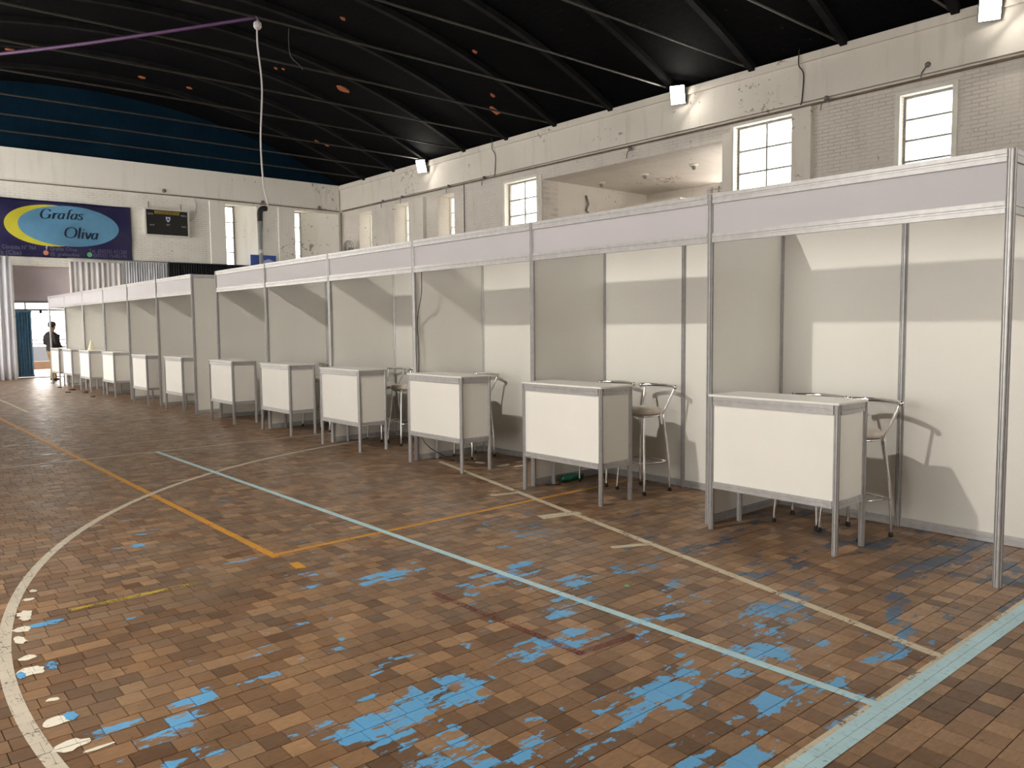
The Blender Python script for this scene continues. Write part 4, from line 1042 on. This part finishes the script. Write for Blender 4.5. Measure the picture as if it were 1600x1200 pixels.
# ------------------------------------------------------------------ person by the exit
def person():
    t = thing('person', 'person in black jacket, khaki trousers and dark cap standing by the exit', 'person', (25.32, .02, 0), math.radians(-68))
    # local: +x is where the person faces, +y the left side
    V_ = {}; E_ = []; Rr = {}
    def vtx(n_, p, r_): V_[n_] = p; Rr[n_] = r_
    def ed(*c_):
        for a, b_ in zip(c_[:-1], c_[1:]): E_.append((a, b_))
    vtx('pelvis', (0, 0, .93), (.155, .135)); vtx('belly', (.08, 0, 1.07), (.205, .215)); vtx('chest', (.03, 0, 1.27), (.215, .19)); vtx('upper', (0, 0, 1.40), (.175, .125)); vtx('neck', (.03, 0, 1.485), (.058, .06))
    vtx('jaw', (.06, 0, 1.555), (.062, .075)); vtx('head', (.055, 0, 1.64), (.084, .104)); vtx('crown', (.045, 0, 1.71), (.074, .086)); vtx('nose', (.150, 0, 1.612), (.016, .016)); vtx('ear_l', (.04, .085, 1.62), (.014, .022)); vtx('ear_r', (.04, -.085, 1.62), (.014, .022))
    ed('pelvis', 'belly', 'chest', 'upper', 'neck', 'jaw', 'head', 'crown'); ed('head', 'nose'); ed('head', 'ear_l'); ed('head', 'ear_r')
    for s_, sx in (('l', 1), ('r', -1)):
        fx = .20 if s_ == 'l' else -.10
        vtx('hip' + s_, (0, .09 * sx, .86), (.10, .11)); vtx('knee' + s_, (fx * .45 + .02, .10 * sx, .49), (.066, .07)); vtx('calf' + s_, (fx * .6 - .01, .10 * sx, .34), (.06, .068)); vtx('ankle' + s_, (fx * .85 - .02, .105 * sx, .10), (.048, .052)); vtx('heel' + s_, (fx * .85 - .03, .105 * sx, .05), (.04, .04)); vtx('toe' + s_, (fx * .85 + .14, .125 * sx, .035), (.035, .028))
        ed('pelvis', 'hip' + s_, 'knee' + s_, 'calf' + s_, 'ankle' + s_, 'heel' + s_, 'toe' + s_)
        vtx('shoulder' + s_, (-.005, .205 * sx, 1.37), (.088, .088)); vtx('elbow' + s_, (-.01, .28 * sx, 1.12), (.075, .075)); vtx('wrist' + s_, (.235, .12 * sx, 1.02), (.040, .038)); vtx('palm' + s_, (.285, .085 * sx, 1.0), (.026, .040))
        ed('upper', 'shoulder' + s_, 'elbow' + s_, 'wrist' + s_, 'palm' + s_)
        for k_, (dz, ln) in enumerate(((.030, .060), (.011, .070), (-.010, .066), (-.030, .050))):
            a, b_ = 'f%d%sa' % (k_, s_), 'f%d%sb' % (k_, s_)
            vtx(a, (.285 + ln * .5, (.085 - .03) * sx, 1.0 + dz), (.0095, .0095)); vtx(b_, (.285 + ln * .6, (.085 - .065) * sx, .995 + dz), (.008, .008)); ed('palm' + s_, a, b_)
        vtx('th' + s_, (.275, .06 * sx, 1.045), (.011, .011)); vtx('tt' + s_, (.30, .04 * sx, 1.06), (.009, .009)); ed('palm' + s_, 'th' + s_, 'tt' + s_)
    names = list(V_); ix = {n_: i for i, n_ in enumerate(names)}
    me_ = bpy.data.meshes.new('body'); me_.from_pydata([V_[n_] for n_ in names], [(ix[a], ix[b_]) for a, b_ in E_], [])
    for mname in ('jacket', 'khaki', 'skin', 'shoe_dark'): me_.materials.append(MATS[mname])
    ob = link('body', me_, t)
    ob.modifiers.new('skin', 'SKIN'); sub = ob.modifiers.new('sub', 'SUBSURF'); sub.levels = 2; sub.render_levels = 2
    for i, n_ in enumerate(names):
        sv = me_.skin_vertices[0].data[i]; sv.radius = Rr[n_]; sv.use_root = (n_ == 'pelvis')
    dg = bpy.context.evaluated_depsgraph_get(); dg.update()
    bm_ = bpy.data.meshes.new_from_object(ob.evaluated_get(dg)); bm_.name = 'body'
    ob.modifiers.clear(); ob.data = bm_
    bm_.materials.clear()
    for mname in ('jacket', 'khaki', 'skin', 'shoe_dark'): bm_.materials.append(MATS[mname])
    for p in bm_.polygons:
        c_ = p.center; p.use_smooth = True
        if c_.z < .085: p.material_index = 3
        elif c_.z < .90: p.material_index = 1
        elif c_.z > 1.47 or (c_.x > .255 and c_.z < 1.09 and abs(c_.y) < .13): p.material_index = 2
        else: p.material_index = 0
    mb = MB(); prof = [(.112, 1.655), (.114, 1.70), (.102, 1.74), (.066, 1.775), (.01, 1.785)]
    mb.lathe(prof, 18, (.048, 0, 0)); cap = mb.build('cap', 'cap_cloth', t, True)
    K = 9; vs = []
    for z in (1.668, 1.658):
        for i in range(K):
            a = -1.0 + 2.0 * i / (K - 1); vs.append((.048 + .095 * math.cos(a), .095 * math.sin(a), z))
        for i in range(K):
            a = -1.0 + 2.0 * i / (K - 1); vs.append((.048 + .125 + .085 * math.cos(a), .085 * math.sin(a), z - .016))
    fs = [(i, i + 1, K + i + 1, K + i) for i in range(K - 1)] + [(2 * K + i, 3 * K + i, 3 * K + i + 1, 2 * K + i + 1) for i in range(K - 1)] + [(K + i, K + i + 1, 3 * K + i + 1, 3 * K + i) for i in range(K - 1)] + [(i + 1, i, 2 * K + i, 2 * K + i + 1) for i in range(K - 1)]
    MB().add(vs, fs).build('brim', 'cap_cloth', cap)
    mb = MB()
    for sy in (-1, 1): mb.lathe([(.003, -.010), (.010, -.005), (.011, 0), (.010, .005), (.003, .010)], 8, (.130, .03 * sy, 1.635))
    mb.build('eyes', 'hair_dark', t)
    MB().add([(.134, -.026, 1.57), (.138, 0, 1.574), (.134, .026, 1.57), (.134, .022, 1.562), (.138, 0, 1.560), (.134, -.022, 1.562)], [(0, 1, 2, 3, 4, 5)]).build('mouth', 'hair_dark', t)
    mb = MB(); mb.lathe([(.086, 1.60), (.090, 1.63), (.088, 1.66), (.03, 1.67)], 14, (.030, 0, 0)); mb.build('hair', 'hair_dark', t, True)
person()

# ------------------------------------------------------------------ small things
t = tag(MB().tube(smooth_path([(3.93, -.30, .035), (3.925, -.38, .04), (3.92, -.48, .038), (3.90, -.58, .028)], 4), [.012] + [.034] * 3 + [.040] * 5 + [.034] * 3 + [.014], 12).build('green_bottle', 'green_plastic', None, True), 'dark green plastic bottle lying on the floor behind the counter at the orange line', 'bottle')
cable('wire', 'black wire lying on the floor in the second booth', [(3.94, -.10, .006), (3.88, -.16, .006), (3.87, -.22, .006), (3.92, -.26, .006)], .006, 'cable_black')
mb = MB().lathe([(.085, 0), (.06, .09), (.022, .22), (.004, .27)], 14); o = mb.build('paper_cone', 'paper_cream'); o.location = (20.45, .05, 1.016); tag(o, 'cream paper cone standing on a counter beyond the passage', 'paper')
for i, (x, y) in enumerate(((22.2, .45), (20.2, .66), (21.0, .42), (20.0, .30), (19.7, .40), (18.3, .55))):
    r_ = random.Random(90 + i); P_ = [(x + .09 * (.5 + r_.random()) * math.cos(k_ * .9), y + .06 * (.5 + r_.random()) * math.sin(k_ * .9)) for k_ in range(7)]
    tag(MB().prism(P_, .0, .018).build('dark_scrap', 'leaf_dark'), 'dark scrap of litter on the floor by the far counters', 'litter', 'scraps of litter by the far counters')
o = tag(MB().prism(blob(1.448, 1.573, .016, .012, 5, 8), .001, .006).build('paper_scrap', 'badge_green'), 'tiny green scrap on the floor beside the thin pale blue line', 'litter')
